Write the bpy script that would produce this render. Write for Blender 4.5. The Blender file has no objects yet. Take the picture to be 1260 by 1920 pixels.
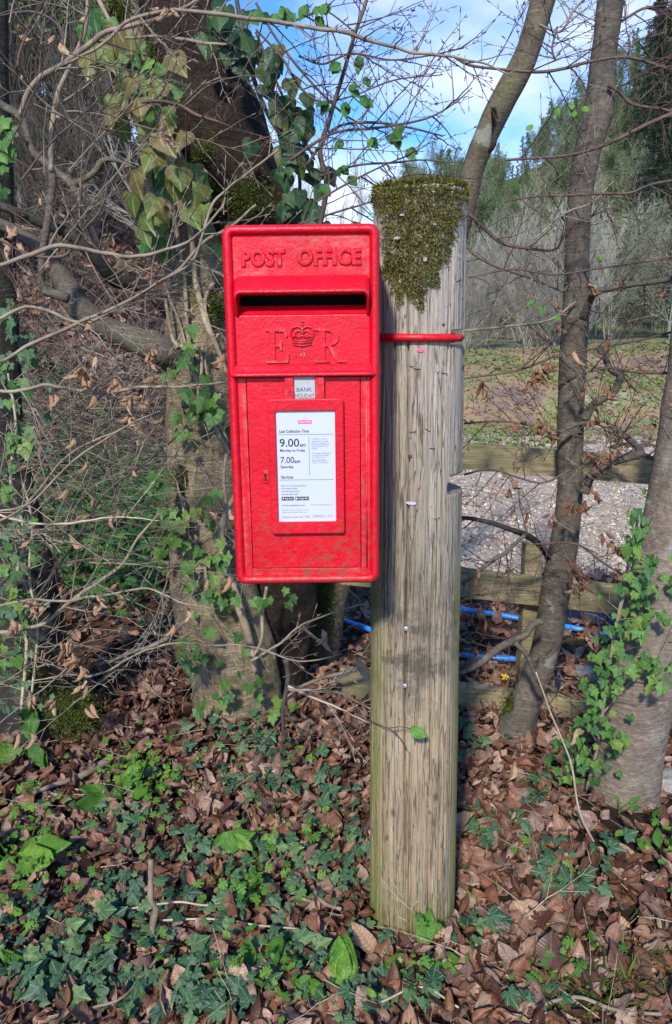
import bpy, math, random
import numpy as np
from mathutils import Vector, Matrix, noise
from bpy_extras import mesh_utils
PI = math.pi
S = bpy.context.scene
COL = S.collection

# ------------------------------------------------------------------ camera
F, CX, CY = 1440.0, 630.0, 960.0
PITCH, ROLL, CAMZ = math.radians(13.0), math.radians(0.7), 1.5
CAM = Vector((0, 0, CAMZ))
FWD = Vector((0, math.cos(PITCH), -math.sin(PITCH)))
D0 = Vector((0, -math.sin(PITCH), -math.cos(PITCH)))
R0 = Vector((1, 0, 0))
RGT = R0 * math.cos(ROLL) + D0 * math.sin(ROLL)
DWN = -R0 * math.sin(ROLL) + D0 * math.cos(ROLL)
cd = bpy.data.cameras.new('camera'); cam = bpy.data.objects.new('camera', cd); COL.objects.link(cam)
cd.sensor_fit = 'VERTICAL'; cd.sensor_height = 24; cd.lens = 18.0
cd.clip_start = 0.05; cd.clip_end = 2000
m = Matrix.Identity(4)
for i in range(3):
    m[i][0] = RGT[i]; m[i][1] = -DWN[i]; m[i][2] = -FWD[i]; m[i][3] = CAM[i]
cam.matrix_world = m
S.camera = cam
S.render.resolution_x = 672; S.render.resolution_y = 1024

# ------------------------------------------------------------------ light
TOSUN = Vector((-0.25, -1.0, 0.78)).normalized()
w = bpy.data.worlds.new('World'); S.world = w; w.use_nodes = True
nt = w.node_tree; nt.nodes.clear()
def wn(t, **k):
    n = nt.nodes.new(t)
    for a, b in k.items(): setattr(n, a, b)
    return n
out = wn('ShaderNodeOutputWorld'); bg = wn('ShaderNodeBackground'); bg.inputs[1].default_value = 0.145
sky = wn('ShaderNodeTexSky', sky_type='NISHITA', sun_disc=False)
sky.sun_elevation = math.asin(TOSUN.z); sky.sun_rotation = math.atan2(TOSUN.x, TOSUN.y) % (2 * PI)
sky.dust_density = 0.6; sky.ozone_density = 2.2; sky.air_density = 1.0
tc = wn('ShaderNodeTexCoord'); mp = wn('ShaderNodeMapping'); mp.inputs['Scale'].default_value = (1.6, 1.6, 3.4)
mp.inputs['Location'].default_value = (0.35, 0.1, 0.62)
nz = wn('ShaderNodeTexNoise'); nz.inputs['Scale'].default_value = 1.5; nz.inputs['Detail'].default_value = 7; nz.inputs['Roughness'].default_value = 0.52
cr = wn('ShaderNodeValToRGB'); cr.color_ramp.elements[0].position = 0.52; cr.color_ramp.elements[1].position = 0.68
cr.color_ramp.elements[1].color = (0.85, 0.85, 0.85, 1)
mx = wn('ShaderNodeMix', data_type='RGBA'); mx.inputs[7].default_value = (5.2, 5.4, 6.0, 1)
tint = wn('ShaderNodeMix', data_type='RGBA', blend_type='MULTIPLY'); tint.inputs[0].default_value = 1
tint.inputs[7].default_value = (0.40, 0.76, 1.22, 1)
nt.links.new(tc.outputs['Generated'], mp.inputs[0]); nt.links.new(mp.outputs[0], nz.inputs['Vector'])
sz_ = wn('ShaderNodeSeparateXYZ'); nt.links.new(tc.outputs['Generated'], sz_.inputs[0])
ma = wn('ShaderNodeMath', operation='MULTIPLY_ADD'); ma.inputs[1].default_value = -0.42; nt.links.new(sz_.outputs[2], ma.inputs[0])
nt.links.new(nz.outputs[0], ma.inputs[2]); ma2 = wn('ShaderNodeMath', operation='ADD'); ma2.inputs[1].default_value = 0.17; nt.links.new(ma.outputs[0], ma2.inputs[0]); nt.links.new(ma2.outputs[0], cr.inputs[0]); nt.links.new(cr.outputs[0], mx.inputs[0])
nt.links.new(sky.outputs[0], tint.inputs[6]); nt.links.new(tint.outputs[2], mx.inputs[6])
nt.links.new(mx.outputs[2], bg.inputs[0]); nt.links.new(bg.outputs[0], out.inputs[0])
sd = bpy.data.lights.new('sun', 'SUN'); sun = bpy.data.objects.new('sun', sd); COL.objects.link(sun)
sd.energy = 3.3; sd.angle = math.radians(4.0); sd.color = (1.0, 0.94, 0.84)
sun.rotation_euler = TOSUN.to_track_quat('Z', 'Y').to_euler()
S.view_settings.view_transform = 'Standard'; S.view_settings.look = 'None'
S.view_settings.exposure = 0.66; S.view_settings.gamma = 1.0
S.render.engine = 'CYCLES'

# ------------------------------------------------------------------ geometry helpers
def ray(px, py):
    return FWD + RGT * ((px - CX) / F) + DWN * ((py - CY) / F)
def P(px, py, Y):
    d = ray(px, py); return CAM + d * (Y / d.y)
def PZ(px, py, z=0.0):
    d = ray(px, py); return CAM + d * ((z - CAMZ) / d.z)
def dep(px, py, Y): return Y / ray(px, py).y
def PW(w_, px, py, Y): return w_ * dep(px, py, Y) / F
def proj(p):
    v = Vector(p) - CAM; t = v.dot(FWD)
    if t < 0.05: return (-9999, -9999)
    return (CX + F * v.dot(RGT) / t, CY + F * v.dot(DWN) / t)
def sstep(a, b, x):
    t = min(1, max(0, (x - a) / (b - a))); return t * t * (3 - 2 * t)

def tag(o, label=None, cat=None, group=None, kind=None):
    if label: o['label'] = label
    if cat: o['category'] = cat
    if group: o['group'] = group
    if kind: o['kind'] = kind
    return o
def empty(name, loc=(0, 0, 0)):
    o = bpy.data.objects.new(name, None); COL.objects.link(o); o.location = loc; o.empty_display_size = 0.1
    return o
def link(name, me, mat=None, parent=None, smooth=True):
    o = bpy.data.objects.new(name, me); COL.objects.link(o)
    if mat is not None:
        me.materials.clear(); me.materials.append(mat)
    if smooth and len(me.polygons): me.polygons.foreach_set('use_smooth', [True] * len(me.polygons))
    if parent is not None:
        o.parent = parent
        if parent.parent is None and parent.type == 'EMPTY':
            o.matrix_parent_inverse = Matrix.Translation(-Vector(parent.location))
    return o
def meshof(name, vs, fs):
    me = bpy.data.meshes.new(name); me.from_pydata(vs, [], fs); me.update(); return me

class MB:
    """collects shapes for ONE mesh"""
    def __init__(s): s.v = []; s.f = []
    def tube(s, pts, rad, n=6, cap=True):
        b = len(s.v); k = len(pts); up = None
        for i, p in enumerate(pts):
            t = (pts[min(i + 1, k - 1)] - pts[max(i - 1, 0)])
            if t.length < 1e-9: t = Vector((0, 0, 1))
            t.normalize()
            if up is None:
                up = t.orthogonal().normalized()
            else:
                up = (up - t * up.dot(t))
                up = up.normalized() if up.length > 1e-6 else t.orthogonal().normalized()
            q = t.cross(up); r = rad[i] if hasattr(rad, '__len__') else rad
            for j in range(n):
                a = 2 * PI * j / n
                s.v.append(p + (up * math.cos(a) + q * math.sin(a)) * r)
        for i in range(k - 1):
            for j in range(n):
                j2 = (j + 1) % n
                s.f.append((b + i * n + j, b + i * n + j2, b + (i + 1) * n + j2, b + (i + 1) * n + j))
        if cap:
            s.f.append(tuple(b + j for j in range(n))[::-1]); s.f.append(tuple(b + (k - 1) * n + j for j in range(n)))
    def box(s, c, h, R=None):
        b = len(s.v)
        for i in (-1, 1):
            for j in (-1, 1):
                for k in (-1, 1):
                    v = Vector((i * h[0], j * h[1], k * h[2]))
                    if R: v = R @ v
                    s.v.append(Vector(c) + v)
        for f in ((0, 1, 3, 2), (4, 6, 7, 5), (0, 4, 5, 1), (2, 3, 7, 6), (0, 2, 6, 4), (1, 5, 7, 3)):
            s.f.append(tuple(b + q for q in f))
    def grid(s, rows):
        b = len(s.v); n = len(rows[0])
        for r in rows: s.v.extend(r)
        for i in range(len(rows) - 1):
            for j in range(n - 1):
                s.f.append((b + i * n + j, b + i * n + j + 1, b + (i + 1) * n + j + 1, b + (i + 1) * n + j))
    def build(s, name, mat, parent=None, smooth=True):
        return link(name, meshof(name, s.v, s.f), mat, parent, smooth)

def cat_rom(pts, step):
    """pts: list of tuples (any length); resample smoothly; step in units of first three coords"""
    A = [np.array(p, float) for p in pts]
    A = [2 * A[0] - A[1]] + A + [2 * A[-1] - A[-2]]
    outp = []
    for i in range(1, len(A) - 2):
        p0, p1, p2, p3 = A[i - 1:i + 3]
        n = max(1, int(np.linalg.norm((p2 - p1)[:3]) / step))
        for k in range(n):
            t = k / n
            outp.append(0.5 * ((2 * p1) + (-p0 + p2) * t + (2 * p0 - 5 * p1 + 4 * p2 - p3) * t * t + (-p0 + 3 * p1 - 3 * p2 + p3) * t ** 3))
    outp.append(A[-2]); return outp

# ------------------------------------------------------------------ materials
class NM:
    def __init__(s, name):
        s.m = bpy.data.materials.new(name); s.m.use_nodes = True; s.t = s.m.node_tree
        s.b = s.t.nodes['Principled BSDF']; s.o = s.t.nodes['Material Output']
    def n(s, typ, ins=None, **k):
        nd = s.t.nodes.new(typ)
        for a, b in k.items(): setattr(nd, a, b)
        for a, b in (ins or {}).items():
            if hasattr(b, 'default_value') or isinstance(b, bpy.types.NodeSocket): s.t.links.new(b, nd.inputs[a])
            else: nd.inputs[a].default_value = b
        return nd
    def coord(s, kind='Object', scale=(1, 1, 1)):
        tc = s.n('ShaderNodeTexCoord')
        return s.n('ShaderNodeMapping', {0: tc.outputs[kind], 'Scale': scale}).outputs[0]
    def noise(s, vec, scale=5, detail=4, rough=0.55, dist=0.0):
        return s.n('ShaderNodeTexNoise', {'Vector': vec, 'Scale': scale, 'Detail': detail, 'Roughness': rough, 'Distortion': dist}).outputs[0]
    def vor(s, vec, scale=5, feature='F1', out=0):
        return s.n('ShaderNodeTexVoronoi', {'Vector': vec, 'Scale': scale}, feature=feature).outputs[out]
    def ramp(s, fac, stops):
        r = s.n('ShaderNodeValToRGB', {0: fac}); e = r.color_ramp.elements
        while len(e) < len(stops): e.new(0.5)
        for i, (p, c) in enumerate(stops):
            e[i].position = p
            e[i].color = (c, c, c, 1) if not hasattr(c, '__len__') else (c[0], c[1], c[2], 1)
        return r.outputs[0]
    def mix(s, fac, a, b, blend='MIX'):
        nd = s.n('ShaderNodeMix', data_type='RGBA', blend_type=blend)
        for i, v in ((0, fac), (6, a), (7, b)):
            if isinstance(v, bpy.types.NodeSocket): s.t.links.new(v, nd.inputs[i])
            elif i == 0: nd.inputs[0].default_value = v
            else: nd.inputs[i].default_value = (v[0], v[1], v[2], 1)
        return nd.outputs[2]
    def math(s, op, a, b=0.0, clamp=False):
        nd = s.n('ShaderNodeMath', operation=op, use_clamp=clamp)
        for i, v in ((0, a), (1, b)):
            if isinstance(v, bpy.types.NodeSocket): s.t.links.new(v, nd.inputs[i])
            else: nd.inputs[i].default_value = v
        return nd.outputs[0]
    def set(s, color=None, rough=0.8, bump=None, bstr=0.5, bdist=0.01, spec=None, metal=0, transl=None):
        if color is not None:
            if isinstance(color, bpy.types.NodeSocket): s.t.links.new(color, s.b.inputs['Base Color'])
            else: s.b.inputs['Base Color'].default_value = (color[0], color[1], color[2], 1)
        if isinstance(rough, bpy.types.NodeSocket): s.t.links.new(rough, s.b.inputs['Roughness'])
        else: s.b.inputs['Roughness'].default_value = rough
        s.b.inputs['Metallic'].default_value = metal
        if spec is not None: s.b.inputs['Specular IOR Level'].default_value = spec
        if bump is not None:
            bn = s.n('ShaderNodeBump', {'Height': bump, 'Strength': bstr, 'Distance': bdist})
            s.t.links.new(bn.outputs[0], s.b.inputs['Normal'])
        if transl is not None:
            tr = s.n('ShaderNodeBsdfTranslucent')
            if isinstance(color, bpy.types.NodeSocket): s.t.links.new(color, tr.inputs[0])
            else: tr.inputs[0].default_value = (color[0], color[1], color[2], 1)
            mxs = s.n('ShaderNodeMixShader', {0: transl, 1: s.b.outputs[0], 2: tr.outputs[0]})
            s.t.links.new(mxs.outputs[0], s.o.inputs[0])
        return s.m

def plain(name, c, rough=0.8, **k): return NM(name).set(c, rough, **k)

def mat_red():
    q = NM('red_paint'); v = q.coord('Object')
    fine = q.noise(v, 170, 3, 0.6); mid = q.noise(v, 38, 4, 0.6); big = q.noise(v, 9, 3, 0.5)
    h = q.math('ADD', q.math('MULTIPLY', fine, 0.5), q.math('MULTIPLY', mid, 0.9))
    base = q.mix(q.ramp(big, [(0.35, 0), (0.7, 1)]), (0.51, 0.001, 0.012), (0.62, 0.0015, 0.018))
    # faded chalky patches
    fade = q.math('MULTIPLY', q.ramp(q.noise(v, 26, 6, 0.75), [(0.60, 0), (0.80, 1)]), 0.28)
    c = q.mix(fade, base, (0.60, 0.09, 0.10))
    # green-brown grime in lower part
    sep = q.n('ShaderNodeSeparateXYZ', {0: v})
    low = q.ramp(q.math('SUBTRACT', sep.outputs[2], 1.02), [(0.0, 1.0), (0.10, 0.7), (0.17, 0.15), (0.3, 0.02), (0.6, 0.0)])
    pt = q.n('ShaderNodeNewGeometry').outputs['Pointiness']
    edge = q.math('MULTIPLY', q.ramp(pt, [(0.54, 0), (0.61, 1)]), q.ramp(q.noise(v, 45, 6, 0.75), [(0.42, 0), (0.6, 0.75)]))
    c = q.mix(edge, c, (0.50, 0.10, 0.09))
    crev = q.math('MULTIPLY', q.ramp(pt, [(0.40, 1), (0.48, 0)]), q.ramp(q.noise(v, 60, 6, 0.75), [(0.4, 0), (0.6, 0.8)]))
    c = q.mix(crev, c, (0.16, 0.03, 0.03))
    grime = q.math('MULTIPLY', q.ramp(q.noise(v, 60, 7, 0.78), [(0.47, 0), (0.62, 1)]), low)
    grime = q.math('MULTIPLY', grime, q.ramp(q.noise(v, 7, 2, 0.5), [(0.36, 0.1), (0.55, 1.0)]))
    c = q.mix(grime, c, (0.20, 0.075, 0.04))
    chip = q.ramp(q.noise(v, 55, 5, 0.7), [(0.73, 0), (0.75, 1)])
    c = q.mix(q.math('MULTIPLY', chip, 0.8), c, (0.42, 0.22, 0.18))
    return q.set(c, q.ramp(mid, [(0.3, 0.34), (0.7, 0.52)]), h, 0.75, 0.0024, spec=0.35)

def mat_bark(name, c1, c2, moss=0.3, vscale=(1, 1, 0.5), lichen=0.2, mossc=(0.07, 0.10, 0.012), rings=True, bd=0.012):
    q = NM(name); v = q.coord('Object', vscale); vo = q.coord('Object')
    n1 = q.noise(v, 9, 8, 0.68); n2 = q.noise(v, 60, 5, 0.7)
    hz = q.noise(q.coord('Object', (1, 1, 5)), 22, 4, 0.6, 0.5)
    c = q.mix(q.ramp(n1, [(0.32, 0), (0.68, 1)]), c1, c2)
    c = q.mix(q.ramp(n2, [(0.38, 0.55), (0.62, 0)]), c, tuple(x * 0.45 for x in c1))
    if rings: c = q.mix(q.ramp(hz, [(0.55, 0), (0.7, 0.5)]), c, tuple(min(1, x * 1.6) for x in c2))
    lc = q.ramp(q.noise(vo, 7, 6, 0.6), [(0.62, 0), (0.66, 1)])
    c = q.mix(q.math('MULTIPLY', lc, lichen), c, (0.34, 0.36, 0.30))
    mz = q.ramp(q.noise(vo, 4.5, 7, 0.7), [(0.62 - 0.3 * moss, 0), (0.70 - 0.2 * moss, 1)])
    mc = q.mix(q.noise(vo, 120, 3, 0.7), tuple(x * 0.5 for x in mossc), tuple(x * 1.8 for x in mossc))
    c = q.mix(q.math('MULTIPLY', mz, min(1, moss * 2)), c, mc)
    h = q.math('ADD', q.math('MULTIPLY', n1, 1.0), q.math('MULTIPLY', n2, 0.5))
    h = q.math('ADD', h, q.math('MULTIPLY', hz, 0.5 if rings else 0.1))
    return q.set(c, 0.85, h, 1.0, bd, spec=0.3)

def mat_twig(name, a, b):
    q = NM(name); n = q.noise(q.coord('Object'), 14, 5, 0.7)
    return q.set(q.mix(q.ramp(n, [(0.35, 0), (0.65, 1)]), a, b), 0.7, q.noise(q.coord('Object'), 160, 3), 0.5, 0.002)
def mat_post(PXC):
    q = NM('weathered_wood'); v = q.coord('Object')
    grain = q.noise(q.coord('Object', (1, 1, 0.035)), 230, 6, 0.65, 0.1)
    grain2 = q.noise(q.coord('Object', (1, 1, 0.05)), 60, 5, 0.6, 0.1)
    sep = q.n('ShaderNodeSeparateXYZ', {0: v})
    big = q.noise(v, 5, 5, 0.6)
    z = q.math('ADD', sep.outputs[2], q.math('MULTIPLY', q.math('SUBTRACT', big, 0.5), 0.5))
    # warm brown low down, pale grey up
    c = q.ramp(q.math('DIVIDE', z, 1.8), [(0.0, (0.10, 0.09, 0.03)), (0.035, (0.20, 0.18, 0.07)), (0.10, (0.34, 0.255, 0.155)), (0.33, (0.40, 0.305, 0.20)), (0.50, (0.27, 0.225, 0.165)), (0.72, (0.38, 0.325, 0.26)), (1.0, (0.41, 0.365, 0.31))])
    c = q.mix(q.ramp(grain, [(0.36, 0.38), (0.47, 0)]), c, (0.15, 0.12, 0.085))
    ln = q.math('ABSOLUTE', q.math('SUBTRACT', q.noise(q.coord('Object', (1, 1, 0.045)), 55, 3, 0.5, 0.05), 0.5))
    lines = q.ramp(ln, [(0.0, .8), (0.005, 0.5), (0.010, 0)])
    ln2 = q.math('ABSOLUTE', q.math('SUBTRACT', q.noise(q.coord('Object', (1, 1, 0.03)), 90, 2, 0.5, 0.3), 0.47))
    lines = q.math('MAXIMUM', lines, q.ramp(ln2, [(0.0, 0.5), (0.012, 0)]))
    c = q.mix(lines, c, (0.07, 0.05, 0.035))
    c = q.mix(q.ramp(grain2, [(0.55, 0), (0.75, 0.5)]), c, (0.55, 0.50, 0.42))
    # dark mould patch around z .75
    ps = q.n('ShaderNodeSeparateXYZ', {0: v})
    d = q.math('ABSOLUTE', q.math('SUBTRACT', ps.outputs[2], 0.80))
    pm = q.math('MULTIPLY', q.ramp(d, [(0.05, 1), (0.22, 0)]), q.ramp(q.noise(v, 14, 6, 0.7), [(0.46, 0), (0.6, 1)]))
    c = q.mix(q.math('MULTIPLY', pm, 0.75), c, (0.07, 0.06, 0.05))
    # green algae towards the two flanks
    ax = q.math('ABSOLUTE', q.math('SUBTRACT', ps.outputs[0], PXC))
    al = q.math('MULTIPLY', q.ramp(ax, [(0.066, 0), (0.104, 1)]), q.ramp(ps.outputs[2], [(0.9, 1.0), (1.15, 0.0)]))
    al = q.math('MULTIPLY', al, q.ramp(q.noise(q.coord('Object', (1, 1, 0.3)), 22, 5, 0.6), [(0.35, 0.25), (0.6, 1)]))
    c = q.mix(q.math('MULTIPLY', al, 0.85), c, (0.22, 0.24, 0.045))
    # old blue-green paint traces in the upper part
    pt = q.math('MULTIPLY', q.ramp(q.noise(q.coord('Object', (1, 1, 0.2)), 60, 5, 0.7), [(0.63, 0), (0.68, 1)]), q.ramp(ps.outputs[2], [(1.0, 0.0), (1.25, 0.8)]))
    c = q.mix(pt, c, (0.50, 0.58, 0.55))
    kn = q.n('ShaderNodeTexVoronoi', {'Vector': q.coord('Object', (1, 1, .6)), 'Scale': 9.0}, feature='F1').outputs[0]
    c = q.mix(q.ramp(kn, [(0.05, 0.85), (0.085, 0.2), (0.11, 0)]), c, (0.12, 0.07, 0.04))
    pits = q.ramp(q.noise(q.coord('Object', (1, 1, .25)), 320, 3, .6), [(.30, 1), (.38, 0)])
    c = q.mix(q.math('MULTIPLY', pits, .3), c, (.10, .08, .06))
    h = q.math('ADD', q.math('MULTIPLY', q.ramp(grain, [(0.3, 0), (0.6, 1)]), .6), q.math('MULTIPLY', grain2, 0.5))
    h = q.math('SUBTRACT', h, q.math('MULTIPLY', lines, 1.2)); h = q.math('SUBTRACT', h, q.math('MULTIPLY', pits, .4))
    return q.set(c, 0.82, h, 0.9, 0.0035, spec=0.25)

def mat_leaf(name, cols, vein=None, nv=4.5, rough=0.5, transl=0.25, kind='radial', veinamt=0.8, edge=None, spec=0.3):
    """cols: stops of per-leaf random colour; UV: x across, y along, base at 0"""
    q = NM(name)
    at = q.n('ShaderNodeAttribute', attribute_name='rnd').outputs['Fac']
    c = q.ramp(at, [(i / max(1, len(cols) - 1), k) for i, k in enumerate(cols)])
    uv = q.n('ShaderNodeTexCoord').outputs['UV']
    sp = q.n('ShaderNodeSeparateXYZ', {0: uv})
    u, v_ = sp.outputs[0], sp.outputs[1]
    au = q.math('ABSOLUTE', u)
    blot = q.noise(q.coord('Object'), 90, 4, 0.6)
    c = q.mix(q.ramp(blot, [(0.4, 0), (0.7, 0.45)]), c, tuple(x * 0.55 for x in cols[0]))
    if kind == 'radial':
        ang = q.math('ARCTAN2', u, q.math('ADD', v_, 0.03))
        vn = q.math('POWER', q.math('MAXIMUM', q.math('COSINE', q.math('MULTIPLY', ang, nv * 2)), 0.0), 14)
        fine = q.ramp(q.vor(q.n('ShaderNodeMapping', {0: uv, 'Scale': (7, 7, 7)}).outputs[0], 1.0, 'DISTANCE_TO_EDGE'), [(0.0, 0.3), (0.07, 0)])
        vn = q.math('MAXIMUM', vn, fine)
    else:
        st = q.math('SINE', q.math('MULTIPLY', q.math('SUBTRACT', v_, q.math('MULTIPLY', au, 0.45)), 62))
        vn = q.math('POWER', q.math('MAXIMUM', st, 0.0), 3)
        vn = q.math('MAXIMUM', vn, q.ramp(au, [(0.0, 1), (0.06, 0)]))
    if vein: c = q.mix(q.math('MULTIPLY', vn, veinamt), c, vein)
    if edge: c = q.mix(q.ramp(au, [(0.15, 0), (0.5, 0.8)]), c, edge)
    return q.set(c, rough, vn, 0.35, 0.003, transl=transl, spec=spec)

M = {}
M['red'] = mat_red()
M['bark_dark'] = mat_bark('dark_wet_bark', (0.016, 0.010, 0.007), (0.060, 0.036, 0.022), 0.24, (1, 1, 0.8), 0.1, (0.05, 0.06, 0.01), False, .04)
M['vine'] = mat_twig('ivy_vine_bark', (0.22, 0.16, 0.10), (0.42, 0.33, 0.22))
M['bark_tan'] = mat_bark('tan_bark', (0.20, 0.15, 0.095), (0.42, 0.32, 0.20), 0.36, (1, 1, 0.4), 0.35, bd=.02)
M['bark_grey'] = mat_bark('grey_beech_bark', (0.085, 0.070, 0.054), (0.155, 0.13, 0.10), 0.14, (1, 1, 1.0), 0.4, bd=.006)
M['bark_olive'] = mat_bark('olive_beech_bark', (0.08, 0.066, 0.042), (0.155, 0.125, 0.08), 0.22, (1, 1, 0.6), 0.35, bd=.007)
M['bark_black'] = mat_bark('blackish_bark', (0.018, 0.016, 0.014), (0.055, 0.05, 0.04), 0.2, (1, 1, 0.5), 0.12)
M['bark_pink'] = mat_bark('pinkish_beech_bark', (0.16, 0.12, 0.095), (0.28, 0.22, 0.17), 0.12, (1, 1, 1.2), 0.3, bd=.008)
M['twig_tan'] = mat_twig('tan_twig_bark', (0.13, 0.095, 0.065), (0.30, 0.24, 0.17))
M['twig_red'] = mat_twig('reddish_twig_bark', (0.05, 0.03, 0.025), (0.13, 0.075, 0.05))
M['twig_dark'] = mat_twig('dark_twig_bark', (0.03, 0.024, 0.02), (0.09, 0.07, 0.055))
M['twig_pale'] = mat_twig('pale_dry_stem', (0.30, 0.24, 0.16), (0.50, 0.42, 0.30))
M['dead_leaf'] = mat_leaf('dead_beech_leaf', [(0.05, 0.024, 0.017), (0.18, 0.080, 0.048), (0.31, 0.145, 0.085), (0.085, 0.038, 0.027), (0.40, 0.225, 0.145), (0.19, 0.115, 0.09), (0.50, 0.34, 0.25), (0.12, 0.055, 0.04)], (0.11, 0.042, 0.022), kind='feather', rough=0.42, transl=0.12, veinamt=0.28)
M['pale_leaf'] = mat_leaf('pale_dry_leaf', [(0.42, 0.23, 0.13), (0.55, 0.38, 0.24), (0.45, 0.26, 0.15)], (0.25, 0.13, 0.07), kind='feather', rough=0.6, transl=0.25, veinamt=0.5)
M['ivy_dark'] = mat_leaf('dark_ivy_leaf', [(0.016, 0.050, 0.024), (0.030, 0.080, 0.034), (0.055, 0.12, 0.04), (0.022, 0.065, 0.032), (0.11, 0.18, 0.045), (0.03, 0.09, 0.04)], (0.21, 0.32, 0.19), rough=0.45, transl=0.12, veinamt=0.7)
M['ivy_mid'] = mat_leaf('fresh_ivy_leaf', [(0.035, 0.11, 0.025), (0.065, 0.17, 0.03), (0.11, 0.24, 0.04), (0.19, 0.28, 0.05)], (0.24, 0.36, 0.14), rough=0.42, transl=0.25, veinamt=0.6)
M['ivy_bronze'] = mat_leaf('bronzed_ivy_leaf', [(0.07, 0.14, 0.03), (0.13, 0.17, 0.035), (0.19, 0.12, 0.045), (0.11, 0.19, 0.04)], (0.40, 0.42, 0.15), rough=0.45, transl=0.25, veinamt=0.8, edge=(0.17, 0.085, 0.04))
M['ivy_deep'] = mat_leaf('deep_green_ivy_leaf', [(0.012, 0.045, 0.02), (0.03, 0.08, 0.03), (0.06, 0.12, 0.035), (0.12, 0.13, 0.04)], (0.07, 0.15, 0.06), rough=0.42, transl=0.3, veinamt=0.35)
M['fresh'] = mat_leaf('fresh_spring_leaf', [(0.09, 0.22, 0.03), (0.15, 0.31, 0.045), (0.22, 0.37, 0.06)], (0.08, 0.22, 0.03), kind='feather', rough=0.45, transl=0.35, veinamt=0.4)
M['herb'] = mat_leaf('green_herb_leaf', [(0.035, 0.11, 0.025), (0.075, 0.20, 0.045), (0.13, 0.29, 0.05)], (0.05, 0.12, 0.03), kind='feather', rough=0.5, transl=0.3, veinamt=0.3)
M['herb_bright'] = mat_leaf('bright_herb_leaf', [(0.06, 0.17, 0.025), (0.12, 0.27, 0.035), (0.20, 0.35, 0.05)], (0.08, 0.2, 0.03), kind='feather', rough=0.5, transl=0.35, veinamt=0.3)
M['herb_bank'] = mat_leaf('bank_green_leaf', [(0.07, 0.14, 0.025), (0.14, 0.25, 0.04), (0.22, 0.32, 0.06), (0.26, 0.27, 0.07)], None, kind='feather', rough=0.6, transl=0.25)
M['moss'] = mat_leaf('moss_leaf', [(0.035, 0.035, 0.008), (0.09, 0.085, 0.015), (0.17, 0.16, 0.022), (0.28, 0.27, 0.05), (0.13, 0.09, 0.02)], None, kind='feather', rough=0.7, transl=0.2)
M['moss_green'] = mat_leaf('green_moss_leaf', [(0.025, 0.04, 0.006), (0.08, 0.11, 0.014), (0.17, 0.20, 0.025)], None, kind='feather', rough=0.7, transl=0.2)

# ------------------------------------------------------------------ leaf shapes & batches
def smooth_outline(pts, n=3):
    o = []
    for i in range(len(pts) - 1):
        a, b = np.array(pts[i]), np.array(pts[i + 1])
        for k in range(n): o.append(tuple(a + (b - a) * k / n))
    o.append(pts[-1]); return o
def ivy_shape(rg, lob=1.0):
    half = [(0.0, 0.0), (0.14, -0.13), (0.36 * lob + .04, -0.14), (0.45 * lob + .02, 0.0), (0.40, 0.14), (0.46 * lob, 0.26), (0.54 * lob, 0.42), (0.40, 0.46), (0.27, 0.58), (0.13, 0.82), (0.0, 1.02)]
    half = [(x * rg.uniform(.92, 1.08), y) for x, y in half]
    half = smooth_outline(half, 2)
    lf = [(-x * rg.uniform(.95, 1.02), y) for x, y in half[1:-1]][::-1]
    ring = half + lf
    vs = [(0, 0.22)] + [(0 + (x) * .5, .22 + (y - .22) * .5) for x, y in ring] + ring
    n = len(ring); fs = []
    for i in range(n):
        j = (i + 1) % n
        fs.append((0, 1 + i, 1 + j)); fs.append((1 + i, 1 + n + i, 1 + n + j, 1 + j))
    a, b, c = rg.uniform(-.1, .5), rg.uniform(-.1, .35), rg.uniform(-.15, .15)
    v3 = []
    for x, y in vs:
        z = 0.07 - a * abs(x) * 0.6 - b * max(0, y - .3) ** 2 + c * x + 0.04 * math.sin(9 * x + 5 * y)
        v3.append((x, y, z))
    return np.array(v3), fs, np.array(vs)
def beech_shape(rg, curl=None, width=0.34, nu=4, nv=7, bend=None):
    cu = rg.uniform(-1.6, 2.2) if curl is None else curl
    bd = rg.uniform(-1.2, 1.4) if bend is None else bend
    ph = rg.uniform(0, 6); vs = []; uv = []; tw = rg.uniform(-.7, .7)
    for j in range(nv + 1):
        t = j / nv; wd = width * max(0.0, math.sin(PI * min(1, t ** 0.82))) ** 0.95 + (0.004 if j in (0, nv) else 0)
        # long axis bent
        if abs(bd) > 1e-3: yy = math.sin(bd * t) / bd; zz = (1 - math.cos(bd * t)) / bd
        else: yy = t; zz = 0
        for i in range(nu + 1):
            u = -1 + 2 * i / nu
            if abs(cu) > 1e-3:
                x = wd * math.sin(cu * u) / cu; z = wd * (1 - math.cos(cu * u)) / cu
            else: x = wd * u; z = 0
            z += 0.06 * math.sin(u * 4 + t * 9 + ph) * abs(u) + 0.09 * noise.noise(Vector((u * 2.2, t * 5, ph * 3)))
            ca, sa = math.cos(tw * t), math.sin(tw * t)
            x, z = x * ca - z * sa, x * sa + z * ca
            vs.append((x, yy - z * math.sin(bd * t) * 0.5, zz + z)); uv.append((u * wd * 1.4, t))
    fs = []
    for j in range(nv):
        for i in range(nu):
            a = j * (nu + 1) + i
            fs.append((a, a + 1, a + nu + 2, a + nu + 1))
    return np.array(vs), fs, np.array(uv)
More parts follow.
